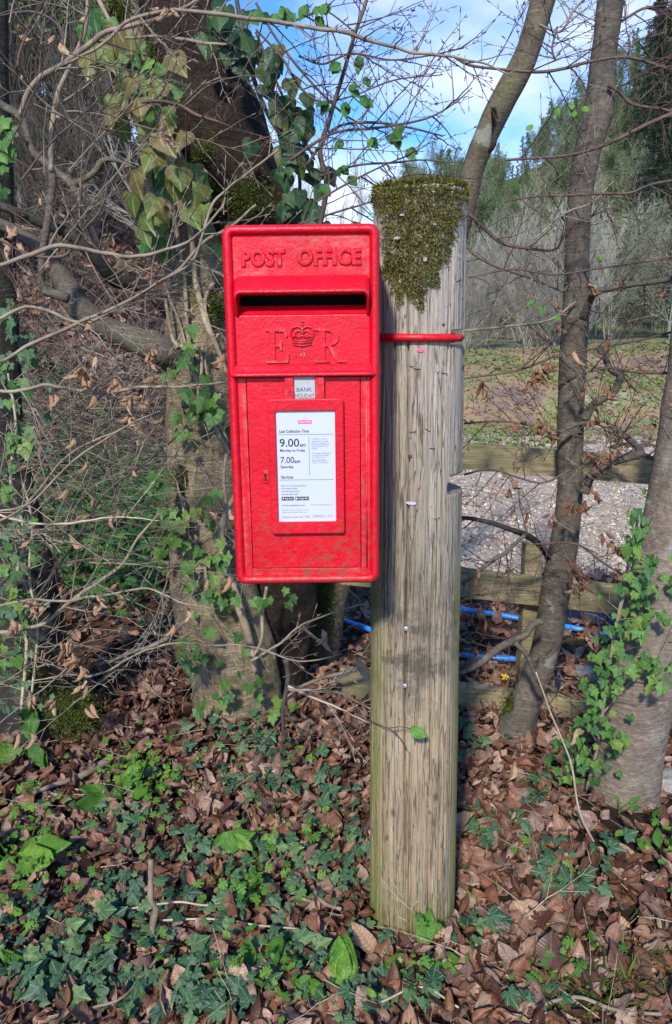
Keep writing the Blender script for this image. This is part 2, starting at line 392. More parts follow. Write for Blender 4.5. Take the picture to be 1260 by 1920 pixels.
def lobed_shape(rg):
    """small deeply cut herb leaf"""
    half = [(0, 0), (.06, .2), (.34, .18), (.40, .34), (.14, .38), (.42, .52), (.40, .70), (.14, .62), (.22, .84), (0, 1.0)]
    ring = half + [(-x, y) for x, y in half[1:-1]][::-1]
    n = len(ring); vs = [(0, .45)] + ring
    fs = [(0, 1 + i, 1 + (i + 1) % n) for i in range(n)]
    return np.array([(x, y, -.2 * abs(x) - rg.uniform(0, .3) * y * y) for x, y in vs]), fs, np.array(vs)
def blade_shape(rg):
    vs = [(-.12, 0), (.12, 0), (.14, .5), (-.14, .5), (0, 1)]
    b = rg.uniform(0, .5)
    return np.array([(x, y, -b * y * y) for x, y in vs]), [(0, 1, 2, 3), (3, 2, 4)], np.array(vs)
def mature_shape(rg):
    half = [(0, 0), (.10, -.06), (.26, -.10), (.42, -.02), (.50, .14), (.47, .30), (.36, .50), (.22, .72), (.09, .92), (0, 1.05)]
    k = rg.uniform(.8, 1.05); half = [(x * k, y) for x, y in half]; ring = half + [(-x * rg.uniform(.96, 1.04), y) for x, y in half[1:-1]][::-1]
    vs = [(0, .3)] + [(x * .5, .3 + (y - .3) * .5) for x, y in ring] + ring; n = len(ring); fs = []
    for i in range(n):
        j = (i + 1) % n; fs.append((0, 1 + i, 1 + j)); fs.append((1 + i, 1 + n + i, 1 + n + j, 1 + j))
    a, b, c = rg.uniform(.0, .6), rg.uniform(0, .4), rg.uniform(-.2, .2)
    return np.array([(x, y, .08 - a * abs(x) * .7 - b * max(0, y - .3) ** 2 + c * x + .05 * math.sin(8 * x + 6 * y)) for x, y in vs]), fs, np.array(vs)
RG = random.Random(7)
MAT_IVY = [mature_shape(RG) for _ in range(6)]
IVY = [ivy_shape(RG) for _ in range(6)]
IVYH = [ivy_shape(RG, 0.72) for _ in range(4)]
BEECH = [beech_shape(RG) for _ in range(12)]
NEAR = [beech_shape(RG, nu=6, nv=9, width=RG.uniform(.30, .42)) for _ in range(16)]
CRISP = [beech_shape(RG, curl=RG.choice([2.4, -2.4, 2.9]), bend=RG.uniform(.8, 2.2)) for _ in range(6)]
FLAT = [beech_shape(RG, curl=RG.uniform(-.5, .7), bend=RG.uniform(-.3, .8), width=.33) for _ in range(5)]
OVAL = [beech_shape(RG, curl=RG.uniform(-.4, .9), bend=RG.uniform(.1, .9), width=.24, nu=6, nv=9) for _ in range(4)]
HERB = [lobed_shape(RG) for _ in range(4)]
BLADE = [blade_shape(RG) for _ in range(3)]

def frame(nrm, tip):
    n = Vector(nrm).normalized(); t = Vector(tip); t = t - n * t.dot(n)
    if t.length < 1e-5: t = n.orthogonal()
    t.normalize(); x = t.cross(n)
    return ((x.x, t.x, n.x), (x.y, t.y, n.y), (x.z, t.z, n.z))
def leaves(name, shapes, items, mat, parent=None, seed=1):
    """items: (pos, R3x3, size[, shapeindex])  -> ONE mesh"""
    rg = np.random.RandomState(seed)
    groups = {}
    for i, it in enumerate(items): groups.setdefault(rg.randint(len(shapes)), []).append(it)
    V = []; UV = []; RN = []; loops = []; starts = []; tot = []; vb = 0; lb = 0; uvs = []
    for k, its in groups.items():
        bv, bf, bu = shapes[k]; n = len(its); nvv = len(bv)
        R = np.array([it[1] for it in its], float); p = np.array([tuple(it[0]) for it in its], float); s = np.array([it[2] for it in its], float)
        vv = np.einsum('nij,vj->nvi', R, bv) * s[:, None, None] + p[:, None, :]
        V.append(vv.reshape(-1, 3))
        RN.append(np.repeat(rg.rand(n), nvv))
        fl = np.concatenate([np.array(f) for f in bf]); ln = np.array([len(f) for f in bf])
        ll = (fl[None, :] + (np.arange(n) * nvv)[:, None] + vb).reshape(-1)
        loops.append(ll); tot.append(np.tile(ln, n)); uvs.append(np.tile(bu[fl], (n, 1)))
        vb += n * nvv
    V = np.concatenate(V); loops = np.concatenate(loops); tot = np.concatenate(tot); RN = np.concatenate(RN); uvs = np.concatenate(uvs)
    starts = np.concatenate([[0], np.cumsum(tot)[:-1]])
    me = bpy.data.meshes.new(name)
    me.vertices.add(len(V)); me.vertices.foreach_set('co', V.astype(np.float32).ravel())
    me.loops.add(len(loops)); me.loops.foreach_set('vertex_index', loops.astype(np.int32))
    me.polygons.add(len(tot)); me.polygons.foreach_set('loop_start', starts.astype(np.int32)); me.polygons.foreach_set('loop_total', tot.astype(np.int32))
    ul = me.uv_layers.new(name='UVMap'); ul.data.foreach_set('uv', uvs.astype(np.float32).ravel())
    at = me.attributes.new('rnd', 'FLOAT', 'POINT'); at.data.foreach_set('value', RN.astype(np.float32))
    me.update(calc_edges=True); me.validate()
    return link(name, me, mat, parent, True)
def rdir(rg, zlo=-1, zhi=1):
    a = rg.uniform(0, 2 * PI); z = rg.uniform(zlo, zhi); r = math.sqrt(max(0, 1 - z * z))
    return Vector((r * math.cos(a), r * math.sin(a), z))

#@@BOX
# ------------------------------------------------------------------ POST BOX
YF = 1.455
def LX(px, py): p = P(px, py, YF); return p.x, p.z
_tl = P(415, 420, YF); _br = P(712, 1095, YF); _bl = P(440, 1095, YF); _tr = P(713, 420, YF)
BX = (_tl.x + _tr.x + _bl.x + _br.x) / 4; BZ0 = _br.z; BZ1 = _tl.z
HW = (_tr.x - _tl.x + _br.x - _bl.x) / 4; BH = BZ1 - BZ0
box = empty('post_box', (BX, YF, BZ0))
tag(box, 'red cast iron post box with a white collection notice, clamped to the wooden post', 'post box')
# local frame: lx(px,py), lz(py); front plane y=0 (towards viewer is negative)
def lp(px, py):
    """pixel on the front plane -> local (x, z); x straightened for the box"""
    x, z = LX(px, py); return x - BX, z - BZ0
def W(x, y, z): return Vector((BX + x, YF + y, BZ0 + z))
def lz(py): return lp(565, py)[1]
def rrect(hw, z0, z1, r, n=6):
    pts = []
    for cx, cz, a0 in ((hw - r, z1 - r, 0), (-hw + r, z1 - r, 90), (-hw + r, z0 + r, 180), (hw - r, z0 + r, 270)):
        for k in range(n + 1):
            a = math.radians(a0 + 90 * k / n); pts.append((cx + r * math.cos(a), cz + r * math.sin(a)))
    return pts
def rings(mb, rl, fill_first=False, fill_last=False):
    b = len(mb.v); n = len(rl[0])
    for r in rl: mb.v.extend(r)
    for i in range(len(rl) - 1):
        for j in range(n):
            j2 = (j + 1) % n
            mb.f.append((b + i * n + j, b + i * n + j2, b + (i + 1) * n + j2, b + (i + 1) * n + j))
    if fill_first: mb.f.append(tuple(b + j for j in range(n))[::-1])
    if fill_last: mb.f.append(tuple(b + (len(rl) - 1) * n + j for j in range(n)))
prof = [(0.006, 0.235), (0.0, 0.228), (0.0, 0.016), (0.0012, 0.008), (0.004, 0.0028), (0.0085, 0.0), (0.013, 0.0006), (0.0165, 0.004), (0.019, 0.009), (0.0195, 0.018)]
mb = MB()
rl = []
for ins, y in prof:
    pts = rrect(HW - ins, ins, BH - ins, max(0.004, 0.019 - ins * 0.75), 8)
    rl.append([W(x, y, z) for x, z in pts])
rings(mb, rl, fill_first=True)
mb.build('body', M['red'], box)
def plate(name, x0, x1, z0, z1, y0, y1, bev=0.0012, mat=None, parent=None):
    """solid plate with bevelled front; y0 front, y1 back"""
    mb = MB(); xc = (x0 + x1) / 2; hw = (x1 - x0) / 2; rl = []
    for ins, y in ((0, y1), (0, y0 + bev), (bev * .3, y0 + bev * .3), (bev, y0)):
        rl.append([W(xc + x, y, z) for x, z in rrect(hw - ins, z0 + ins, z1 - ins, max(.0006, bev * 1.5 - ins), 3)])
    rings(mb, rl, fill_first=True, fill_last=True)
    return mb.build(name, mat or M['red'], parent or box, smooth=False)
xi = HW - 0.018
# upper name panel, above the slot, royal cypher panel
plate('name_panel', -xi, xi, lz(551), BH - 0.018, 0.010, 0.016)
plate('cypher_panel', -xi, xi, lz(690), lz(590), 0.009, 0.016, 0.002)
mb = MB()   # inward sloping lip inside the slot + dark cavity
mb.grid([[W(-xi, 0.0095, lz(589.5)), W(xi, 0.0095, lz(589.5))], [W(-xi, 0.030, lz(572)), W(xi, 0.030, lz(572))]])
mb.build('slot_flap', M['red'], box)
mb = MB()
mb.grid([[W(-xi, 0.030, lz(572)), W(xi, 0.030, lz(572))], [W(-xi, 0.10, lz(568)), W(xi, 0.10, lz(568))], [W(-xi, 0.10, lz(535)), W(xi, 0.10, lz(535))], [W(-xi, 0.017, lz(535)), W(xi, 0.017, lz(535))]])
mb.build('slot_inside', plain('unlit_cavity', (0.012, 0.004, 0.004), 0.9), box)  # near-black colour paints in the shade inside the slot
# hood (rain canopy) around the slot
def upath(xl, xr, zt, zb, r, n=6):
    pts = [(xl, zb)]
    pts.append((xl, (zb + zt - r) / 2))
    for k in range(n + 1):
        a = math.radians(180 - 90 * k / n); pts.append((xl + r + r * math.cos(a), zt - r + r * math.sin(a)))
    for k in range(1, 8): pts.append((xl + r + (xr - xl - 2 * r) * k / 8, zt))
    for k in range(n + 1):
        a = math.radians(90 - 90 * k / n); pts.append((xr - r + r * math.cos(a), zt - r + r * math.sin(a)))
    pts.append((xr, (zb + zt - r) / 2)); pts.append((xr, zb)); return pts
hl = lp(440, 560)[0]; hr = lp(692, 560)[0]
hl = -xi + 0.0015; hr = xi - 0.0005
ztop, zfr, zbt = lz(514), lz(546), lz(590)
def hood_ring(dx, zt, y, r, zb=zbt):
    pp = upath(hl + dx, hr - dx, zt, zb, r); o = []
    for x, z in pp:
        f = sstep(zb - 0.002, zt - 0.006, z); yy = 0.011 + (y - 0.011) * (0.25 + 0.75 * f)
        o.append(W(x, yy, z))
    return o
mb = MB()
R4 = [hood_ring(-0.002, ztop, 0.012, 0.014), hood_ring(0.0, ztop - 0.004, 0.006, 0.013), hood_ring(0.001, zfr + 0.006, -0.015, 0.012), hood_ring(0.0016, zfr + 0.001, -0.0195, 0.011), hood_ring(0.003, zfr - 0.0012, -0.0205, 0.011),
      hood_ring(0.0052, zfr - 0.0045, -0.019, 0.009), hood_ring(0.0062, zfr - 0.0055, -0.010, 0.008), hood_ring(0.0062, zfr - 0.0055, 0.040, 0.008)]
mb.grid(R4)
mb.build('slot_hood', M['red'], box)
# ledge between head and door
mb = MB(); zz = [(lz(682), 0.0105), (lz(687), 0.004), (lz(694), 0.001), (lz(698), -0.004), (lz(701), -0.0075), (lz(704.5), -0.0075), (lz(706), -0.005), (lz(706.5), 0.012)]
rows = []
for z, y in zz:
    row = []
    for k in range(21):
        t = -1 + 2 * k / 20; x = (HW + 0.0012) * t
        e = 1 if abs(t) < 0.93 else (1 - ((abs(t) - .93) / .07) ** 2 * 0.0)
        row.append(W(x, y + (0.02 if abs(t) > 0.999 else 0), z))
    rows.append(row)
mb.grid(rows)
mb.build('rain_ledge', M['red'], box)
# fixed door surround
dl, dr = lp(470, 900)[0] - 0.002, lp(676, 900)[0]
dzt, dzb = lz(707.5), lz(1067)
g = 0.0012
plate('door_surround', -xi, dl - g, 0.0165, dzt, 0.009, 0.016, 0.001)
plate('door_surround', dr + g, xi, 0.0165, dzt, 0.009, 0.016, 0.001)
plate('door_surround', dl - g + .0002, dr + g - .0002, 0.0165, dzb - g, 0.0094, 0.016, 0.0008)
cav = MB(); cav.box(W(0, 0.026, BH * .33), (xi, 0.002, BH * .325)); cav.build('gap_shade_plate', plain('dark_gap', (0.03, 0.004, 0.005), 0.9), box)  # added dark sheet, its colour stands in for shade in the door gap
door = plate('door', dl, dr, dzb, dzt, 0.0078, 0.018, 0.0014)
# vertical bead beside the surround
for s_, x_ in ((-1, lp(450, 900)[0]), (1, lp(688, 900)[0])):
    mb = MB(); mb.tube([W(x_, 0.0098, dzb - .001), W(x_, 0.0098, dzt - .001)], 0.0022, 8); mb.build('bead', M['red'], box)
# notice frame (hollow) on door
def hollow(name, x0, x1, z0, z1, ix0, ix1, iz0, iz1, yf, yb, mat, parent, bev=0.0018):
    mb = MB(); rl = []
    xc, hw, = (x0 + x1) / 2, (x1 - x0) / 2; ic, ihw = (ix0 + ix1) / 2, (ix1 - ix0) / 2
    for ins, y in ((0, yb), (0, yf + bev), (bev * .3, yf + bev * .3), (bev, yf)):
        rl.append([W(xc + x, y, z) for x, z in rrect(hw - ins, z0 + ins, z1 - ins, .005, 4)])
    for ins, y in ((-0.001, yf), (0, yf + 0.001), (0, yb)):
        rl.append([W(ic + x, y, z) for x, z in rrect(ihw + (-ins), iz0 + ins, iz1 - ins, .0025, 4)])
    rings(mb, rl); return mb.build(name, mat, parent, smooth=False)
fx0, fx1 = lp(506, 870)[0], lp(645, 870)[0]; fz0, fz1 = lz(1000), lz(748)
nx0, nx1 = lp(519, 870)[0], lp(629, 870)[0]; nz0, nz1 = lz(978), lz(770)
nf = hollow('notice_frame', fx0, fx1, fz0, fz1, nx0, nx1, nz0, nz1, -0.004, 0.008, M['red'], box)
q = NM('notice_card'); vv = q.coord('Object')
M['card'] = q.set(q.mix(q.ramp(q.noise(vv, 20, 4, .6), [(0.4, 0), (0.8, 0.3)]), (0.50, 0.53, 0.64), (0.43, 0.46, 0.53)), 0.32)
q = NM('grey_plate'); M['greyplate'] = q.set(q.mix(q.noise(q.coord('Object'), 90, 4, .6), (0.28, 0.30, 0.33), (0.48, 0.50, 0.52)), 0.5)
M['ink'] = plain('dark_ink', (0.035, 0.04, 0.055), 0.6)
M['ink2'] = plain('grey_ink', (0.17, 0.19, 0.25), 0.6)
M['pink'] = plain('pink_print', (0.80, 0.10, 0.27), 0.5)
M['white'] = plain('white_print', (0.8, 0.8, 0.85), 0.5)
card = plate('notice_card', nx0 - .0005, nx1 + .0005, nz0 - .0005, nz1 + .0005, 0.0020, 0.0058, 0.0001, M['card'], box)
# lugs and bank holiday tab
plate('tab_lug', lp(534, 730)[0], lp(551, 730)[0], lz(749), lz(706.8), -0.0025, 0.008, 0.001, None, box)
plate('tab_lug', lp(591, 730)[0], lp(608, 730)[0], lz(749), lz(706.8), -0.0025, 0.008, 0.001, None, box)
tab = plate('collection_tab', lp(551.5, 730)[0], lp(590.5, 730)[0], lz(747.5), lz(707), 0.0030, 0.0075, 0.0002, M['greyplate'], box)
# keyhole
kx, kz = lp(497.5, 895)
kh = plate('keyhole_cover', kx - .0058, kx + .0058, kz - 0.0125, kz + 0.0125, 0.0052, 0.008, 0.0008, None, box)
mb = MB(); c = []
for k in range(16):
    a = 2 * PI * k / 16; c.append(W(kx + .0031 * math.cos(a), 0.0049, kz + .0035 + .0031 * math.sin(a)))
mb.v += c; mb.f.append(tuple(range(16))[::-1]); b = len(mb.v)
mb.v += [W(kx - .0015, 0.00485, kz + .001), W(kx + .0015, 0.00485, kz + .001), W(kx + .0022, 0.00485, kz - .0085), W(kx - .0022, 0.00485, kz - .0085)]; mb.f.append((b, b + 1, b + 2, b + 3))
mb.build('keyhole', plain('keyhole_dark', (0.01, 0.008, 0.008), 0.9), kh, smooth=False)

# lettering ---------------------------------------------------------------
def curve_mesh(cu):
    o = bpy.data.objects.new('tmp', cu); COL.objects.link(o)
    bpy.context.view_layer.update()
    dg = bpy.context.evaluated_depsgraph_get()
    me = bpy.data.meshes.new_from_object(o.evaluated_get(dg), depsgraph=dg)
    bpy.data.objects.remove(o); return me
def text_verts(s, bold=0.0, ext=0.0, bev=0.0, space=1.0):
    cu = bpy.data.curves.new('t', 'FONT'); cu.body = s; cu.size = 1.0; cu.offset = bold; cu.extrude = ext; cu.bevel_depth = bev; cu.bevel_resolution = 2
    cu.resolution_u = 4; cu.space_character = space; cu.align_x = 'LEFT'
    me = curve_mesh(cu)
    return [v.co.copy() for v in me.vertices], [tuple(p.vertices) for p in me.polygons]
def put_text(mb, s, x0, x1, zb, zt, y, bold=0.0, ext=0.0, bev=0.0, space=1.0, cap=None):
    """fit to a box given in local coordinates, lettering front at about y"""
    vs, fs = text_verts(s, bold, ext, bev, space)
    xs = [v.x for v in vs]; ys = [v.y for v in vs]; ax, bx_ = min(xs), max(xs)
    if cap: ay, by_ = 0.0, 0.73
    else: ay, by_ = min(ys), max(ys)
    sx = (x1 - x0) / (bx_ - ax); sz = (zt - zb) / (by_ - ay); b = len(mb.v); se = (sx + sz) / 2
    for v in vs: mb.v.append(W(x0 + (v.x - ax) * sx, y - v.z * se, zb + (v.y - ay) * sz))
    for f in fs: mb.f.append(tuple(b + k for k in f))
def pxt(mb, s, px0, px1, pyb, pyt, y, **k):
    x0, _ = lp(px0, (pyb + pyt) / 2); x1, _ = lp(px1, (pyb + pyt) / 2)
    put_text(mb, s, x0, x1, lz(pyb), lz(pyt), y, **k)
mb = MB()
pxt(mb, 'POST', 451, 535, 499, 464, 0.0098, bold=0.022, ext=0.05, bev=0.05, space=1.08)
mb.build('raised_lettering', M['red'], box); mb = MB()
pxt(mb, 'OFFICE', 556, 678, 498, 463, 0.0098, bold=0.022, ext=0.05, bev=0.05, space=1.08)
mb.build('raised_lettering', M['red'], box)
def poly_emboss(mb, splines, px0, px1, pyb, pyt, y, ext, bev):
    cu = bpy.data.curves.new('p', 'CURVE'); cu.dimensions = '2D'; cu.fill_mode = 'BOTH'; cu.extrude = ext; cu.bevel_depth = bev; cu.bevel_resolution = 2
    for pl in splines:
        sp = cu.splines.new('POLY'); sp.points.add(len(pl) - 1); sp.use_cyclic_u = True
        for k, (a, b_) in enumerate(pl): sp.points[k].co = (a, b_, 0, 1)
    me = curve_mesh(cu); x0, _ = lp(px0, (pyb + pyt) / 2); x1, _ = lp(px1, (pyb + pyt) / 2); z0, z1 = lz(pyb), lz(pyt)
    b = len(mb.v)
    for v in me.vertices: mb.v.append(W(x0 + v.co.x * (x1 - x0), y - v.co.z, z0 + v.co.y * (z1 - z0)))
    for p in me.polygons: mb.f.append(tuple(b + k for k in p.vertices))
def arc(cx, cy, rx, ry, a0, a1, n=10): return [(cx + rx * math.cos(math.radians(a0 + (a1 - a0) * k / n)), cy + ry * math.sin(math.radians(a0 + (a1 - a0) * k / n))) for k in range(n + 1)]
E = [(0, 1), (.90, 1), (.95, .76), (.87, .77), (.78, .91), (.40, .93), (.40, .55), (.58, .56), (.64, .66), (.70, .66), (.70, .37), (.64, .37), (.58, .47), (.40, .48), (.40, .08), (.80, .09), (.94, .26), (1.02, .25), (.96, 0), (0, 0), (0, .05), (.17, .08), (.17, .92), (0, .95)]
Rr = [(0, 1), (.50, 1)] + arc(.50, .74, .34, .26, 85, -85, 12) + [(.60, .46), (.92, .07), (1.08, .04), (1.08, 0), (.78, 0), (.44, .46), (.36, .46), (.36, .08), (.50, .05), (.50, 0), (0, 0), (0, .05), (.15, .08), (.15, .92), (0, .95)]
Rh = [(.36, .92), (.46, .92)] + arc(.46, .735, .19, .185, 85, -85, 10) + [(.36, .55)]
mb = MB()
poly_emboss(mb, [E], 498, 541, 680, 616, 0.0082, 0.0020, 0.0014)
poly_emboss(mb, [Rr, Rh], 590, 644, 680, 616, 0.0082, 0.0020, 0.0014)
II = [[(0, 1), (1, 1), (1, .86), (.82, .86), (.82, .14), (1, .14), (1, 0), (.62, 0), (.62, .86), (.38, .86), (.38, 0), (0, 0), (0, .14), (.18, .14), (.18, .86), (0, .86)]]
poly_emboss(mb, II, 561, 574, 669, 655, 0.0088, 0.0008, 0.0007)
mb.build('raised_initials', M['red'], box)
# crown
mb = MB(); ccx = 566.5
def cp(px, py, y=0.0075): x, z = lp(px, py); return W(x, y, z)
def ctube(pts, r, y=0.0075, n=8): mb.tube([cp(a, b_, y - .0012 * math.sin(PI * i / max(1, len(pts) - 1))) for i, (a, b_) in enumerate(pts)], r, n)
ctube([(549, 646), (566, 648.5), (584, 646)], 0.0016); ctube([(548, 641), (566, 643.5), (585, 641)], 0.0013)
ctube([(551, 638), (566, 640), (582, 638)], 0.0012)
for s_ in (-1, 1):
    ctube([(ccx + s_ * a, b_) for a, b_ in ((16, 638), (20.5, 630), (22, 622), (17.5, 614.5), (10, 612), (4, 614), (0.8, 618))], 0.0015)
    ctube([(ccx + s_ * a, b_) for a, b_ in ((8, 636), (13, 630), (13.5, 624), (9, 620), (4, 621), (1, 626))], 0.0013)
    mb.tube([cp(ccx + s_ * 15, 633, .008), cp(ccx + s_ * 15, 628, .007)], 0.0018, 8)
ctube([(ccx, 612), (ccx, 620), (ccx, 630)], 0.0014)
ctube([(ccx - 6, 633), (ccx, 629), (ccx + 6, 633)], 0.0016)
for py_, r_ in ((609, .0024), (602.5, .0019)):
    mb.tube([cp(ccx, py_ + 2.2, .007), cp(ccx, py_ + 1.3, .007), cp(ccx, py_, .007), cp(ccx, py_ - 1.3, .007), cp(ccx, py_ - 2.2, .007)], [r_ * .4, r_ * .85, r_, r_ * .85, r_ * .4], 10)
mb.tube([cp(ccx - 4, 602.5, .0075), cp(ccx + 4, 602.5, .0075)], .0010, 8)
mb.build('crown_emblem', M['red'], box)
mb = MB()
pxt(mb, 'NEXT', 484, 510, 724, 715, 0.0078, bold=0.01, ext=0.03, bev=0.03)
pxt(mb, 'COLLECTION', 467, 524, 738, 728, 0.0078, bold=0.01, ext=0.03, bev=0.03)
mb.build('cast_lettering', M['red'], door); mb = MB()
pxt(mb, 'CARRON', 592, 618, 1044, 1036, 0.0078, bold=0.01, ext=0.03, bev=0.03)
pxt(mb, 'STIRLINGSHIRE', 576, 634, 1053, 1045, 0.0078, bold=0.01, ext=0.03, bev=0.03)
mb.build('cast_lettering', M['red'], door)
mb = MB()
pxt(mb, 'BANK', 556, 585, 734.5, 727, 0.0027); pxt(mb, 'HOLIDAY', 552.5, 590, 746, 738.5, 0.0027)
mb.build('tab_print', M['ink'], tab, smooth=False)
# notice print; ny = plane just proud of the card
ny = 0.0017
d1 = MB()
pxt(d1, '9.00', 524, 561, 838, 822.5, ny, bold=.014); pxt(d1, '7.00', 526, 551.5, 868.5, 856.5, ny, bold=.008)
pxt(d1, 'am', 562, 573, 838, 833, ny, bold=.02); pxt(d1, 'am', 552, 563, 868.5, 863.5, ny, bold=.02)
pxt(d1, 'Last Collection Time', 523.5, 579, 811.5, 805.5, ny, bold=.02); pxt(d1, 'Monday to Friday', 525, 572.5, 848.5, 842, ny, bold=.02)
pxt(d1, 'Saturday', 526, 550.5, 879.5, 872.5, ny, bold=.02); pxt(d1, 'Services', 527, 549.5, 897.5, 891.5, ny, bold=.02)
def bar(mb, px0, px1, py0, py1, y):
    x0, _ = lp(px0, (py0 + py1) / 2); x1, _ = lp(px1, (py0 + py1) / 2); z0, z1 = lz(py0), lz(py1); b = len(mb.v)
    mb.v += [W(x0, y, z0), W(x1, y, z0), W(x1, y, z1), W(x0, y, z1)]; mb.f.append((b, b + 1, b + 2, b + 3))
d1.build('dark_print', M['ink'], card, smooth=False)
for a_, b_ in ((528, 551), (553.5, 579)):
    d1 = MB(); bar(d1, a_, b_, 938.5, 931.5, ny); d1.build('app_badge', M['ink'], card, smooth=False)
d2 = MB()
bar(d2, 521, 625, 815.4, 814.4, ny); bar(d2, 579.1, 580.1, 891, 819, ny); bar(d2, 524, 625.5, 900.5, 899.5, ny)
for k, s_ in enumerate(['A 6.00pm or later', 'collection is made', 'from the Postbox at', 'Sorting Hatch Post', 'Office.']):
    pxt(d2, s_, 584, 584 + len(s_) * 1.72, 825.5 + 4.4 * k, 822 + 4.4 * k, ny)
for k, s_ in enumerate(['The latest collection', 'in the area is made', 'at 5.45pm from', 'Lane Lake Postbox', 'Guide, Cirencester.']):
    pxt(d2, s_, 585, 585 + len(s_) * 1.62, 852 + 4.4 * k, 848.5 + 4.4 * k, ny)
for k, s_ in enumerate(['Find us on the app store.', 'For nearby other', 'services near you -', 'scan the QR code']):
    pxt(d2, s_, 527.5, 527.5 + len(s_) * 1.9, 913.2 + 5.2 * k, 909.2 + 5.2 * k, ny, bold=.02)
pxt(d2, 'www.royalmail.com', 528.5, 572, 950.5, 945.5, ny, bold=.02)
pxt(d2, 'If you have been contacted recently', 529, 578, 958, 955, ny); pxt(d2, 'check us at a postal Postcode', 529, 573, 962.3, 959.5, ny)
pxt(d2, 'Postbox number GL7 129D', 529.5, 581, 971.5, 967.5, ny); pxt(d2, '22/09/2021  17:15', 587, 623, 970.5, 966.5, ny)
pxt(d2, 'Royal Mail and postbox.org.com', 584, 623, 949, 946, ny)
d2.build('grey_print', M['ink2'], card, smooth=False)
d3 = MB(); bar(d3, 558.5, 584.5, 795, 788, ny)
d3.tube([W(lp(571.5 - 4, 785)[0], ny, lz(785)), W(lp(571.5, 785)[0], ny, lz(784)), W(lp(571.5 + 4, 785)[0], ny, lz(785))], .0003, 4)
d3.build('pink_print', M['pink'], card, smooth=False)
d4 = MB(); pxt(d4, 'Royal Mail', 561, 582, 793.8, 789.5, ny - .0003); d4.build('white_print', M['white'], card, smooth=False); d4 = MB()
pxt(d4, 'App Store', 534, 549.5, 937.2, 933, ny - .0003); pxt(d4, 'Google Play', 560, 577.5, 937.2, 933, ny - .0003)
bb = len(d4.v); d4.v += [W(lp(555, 937)[0], ny - .0003, lz(937.3)), W(lp(558.5, 935)[0], ny - .0003, lz(935)), W(lp(555, 933)[0], ny - .0003, lz(932.7))]; d4.f.append((bb, bb + 1, bb + 2))
a0_, a1_ = lp(531.2, 935)
d4.v += [W(a0_ + .0014 * math.cos(t), ny - .0003, a1_ + .0014 * math.sin(t)) for t in [k * PI / 4 for k in range(8)]]; d4.f.append(tuple(range(bb + 3, bb + 11)))
d4.build('white_print', M['white'], card, smooth=False)

#@@POST
# ------------------------------------------------------------------ WOODEN POST
PYC = 1.74
pb = P(774, 1770, PYC); ptp = P(786, 352, PYC)
pbx = P(774, 1700, PYC); pxb = P(774.0, 1690, PYC).x; pxt_ = P(787, 400, PYC).x
PZT = P(786, 358, PYC).z - 0.004
def pcx(z): return pxb + (pxt_ - pxb) * (z / PZT)
def prad(z): return 0.1120 - 0.0130 * (z / PZT)
M['post'] = mat_post((pxb + pxt_) / 2)
post = empty('wooden_post', (pxb, PYC, 0))
tag(post, 'round weathered grey wooden post with mossy top and two notches, holding the red box', 'post')
cut1 = P(838, 632, PYC - .03).x - 0.0; cut2 = P(834, 898, PYC - .03).x
n1t, n1b = P(868, 618, PYC).z, P(868, 646, PYC).z
n2t, n2b = P(868, 880, PYC).z, P(868, 914, PYC).z
zs = [-.15 + (PZT + .15) * i / 420 for i in range(421)]
for e in (n1t, n1b, n2t, n2b): zs += [e - .0004, e + .0004]
zs = sorted(zs); NA = 440
rg = random.Random(3)
cracks = []
for k in range(26):
    a = rg.uniform(PI * 1.02, PI * 1.98); z0 = rg.uniform(-.1, 1.5); L = rg.uniform(.15, .8)
    cracks.append((a, z0, z0 + L, rg.uniform(.3, .8), rg.uniform(0, 9)))
for a, z0, z1, wd in ((PI * 1.40, .25, 1.75, 1.5), (PI * 1.22, .2, 1.4, 1.1), (PI * 1.58, .0, 1.1, .9), (PI * 1.44, 0.02, .55, 1.3), (PI * 1.30, .75, 1.6, .9)): cracks.append((a, z0, z1, wd, rg.uniform(0, 9)))
rows = []
for z in zs:
    row = []; cx = pcx(z); R = prad(z)
    act = [(a + .05 * noise.noise(Vector((s_, 0, z * 2.2))) + .012 * noise.noise(Vector((s_, 3, z * 14))), wd * min(1, (z - a0) / .05, (a1 - z) / .05)) for a, a0, a1, wd, s_ in cracks if a0 < z < a1]
    for j in range(NA):
        a = 2 * PI * j / NA
        r = R + .0035 * noise.noise(Vector((math.cos(a) * 1.5, math.sin(a) * 1.5, z * .9))) + .0016 * noise.noise(Vector((math.cos(a) * 12, math.sin(a) * 12, z * .8 + 5)))
        for ca, wd in act:
            d = abs(a - ca) * R
            if d < .0036: r -= .012 * wd * (1 - d / .0036)
        x = cx + r * math.cos(a); y = PYC + r * math.sin(a)
        if n1b < z < n1t: x = min(x, cut1)
        if n2b < z < n2t: x = min(x, cut2 + .003 * math.sin(z * 90))
        zz_ = z
        if z >= zs[-1] - 1e-6: zz_ += .003 * noise.noise(Vector((x * 20, y * 20, 1)))
        row.append(Vector((x, y, zz_)))
    row.append(row[0].copy()); rows.append(row)
mb = MB(); mb.grid(rows); b = len(mb.v)
mb.v.append(Vector((pcx(PZT), PYC, PZT + .004))); k0 = b - len(rows[0])
for j in range(NA): mb.f.append((k0 + j, k0 + j + 1, b))
mb.build('post_body', M['post'], post)
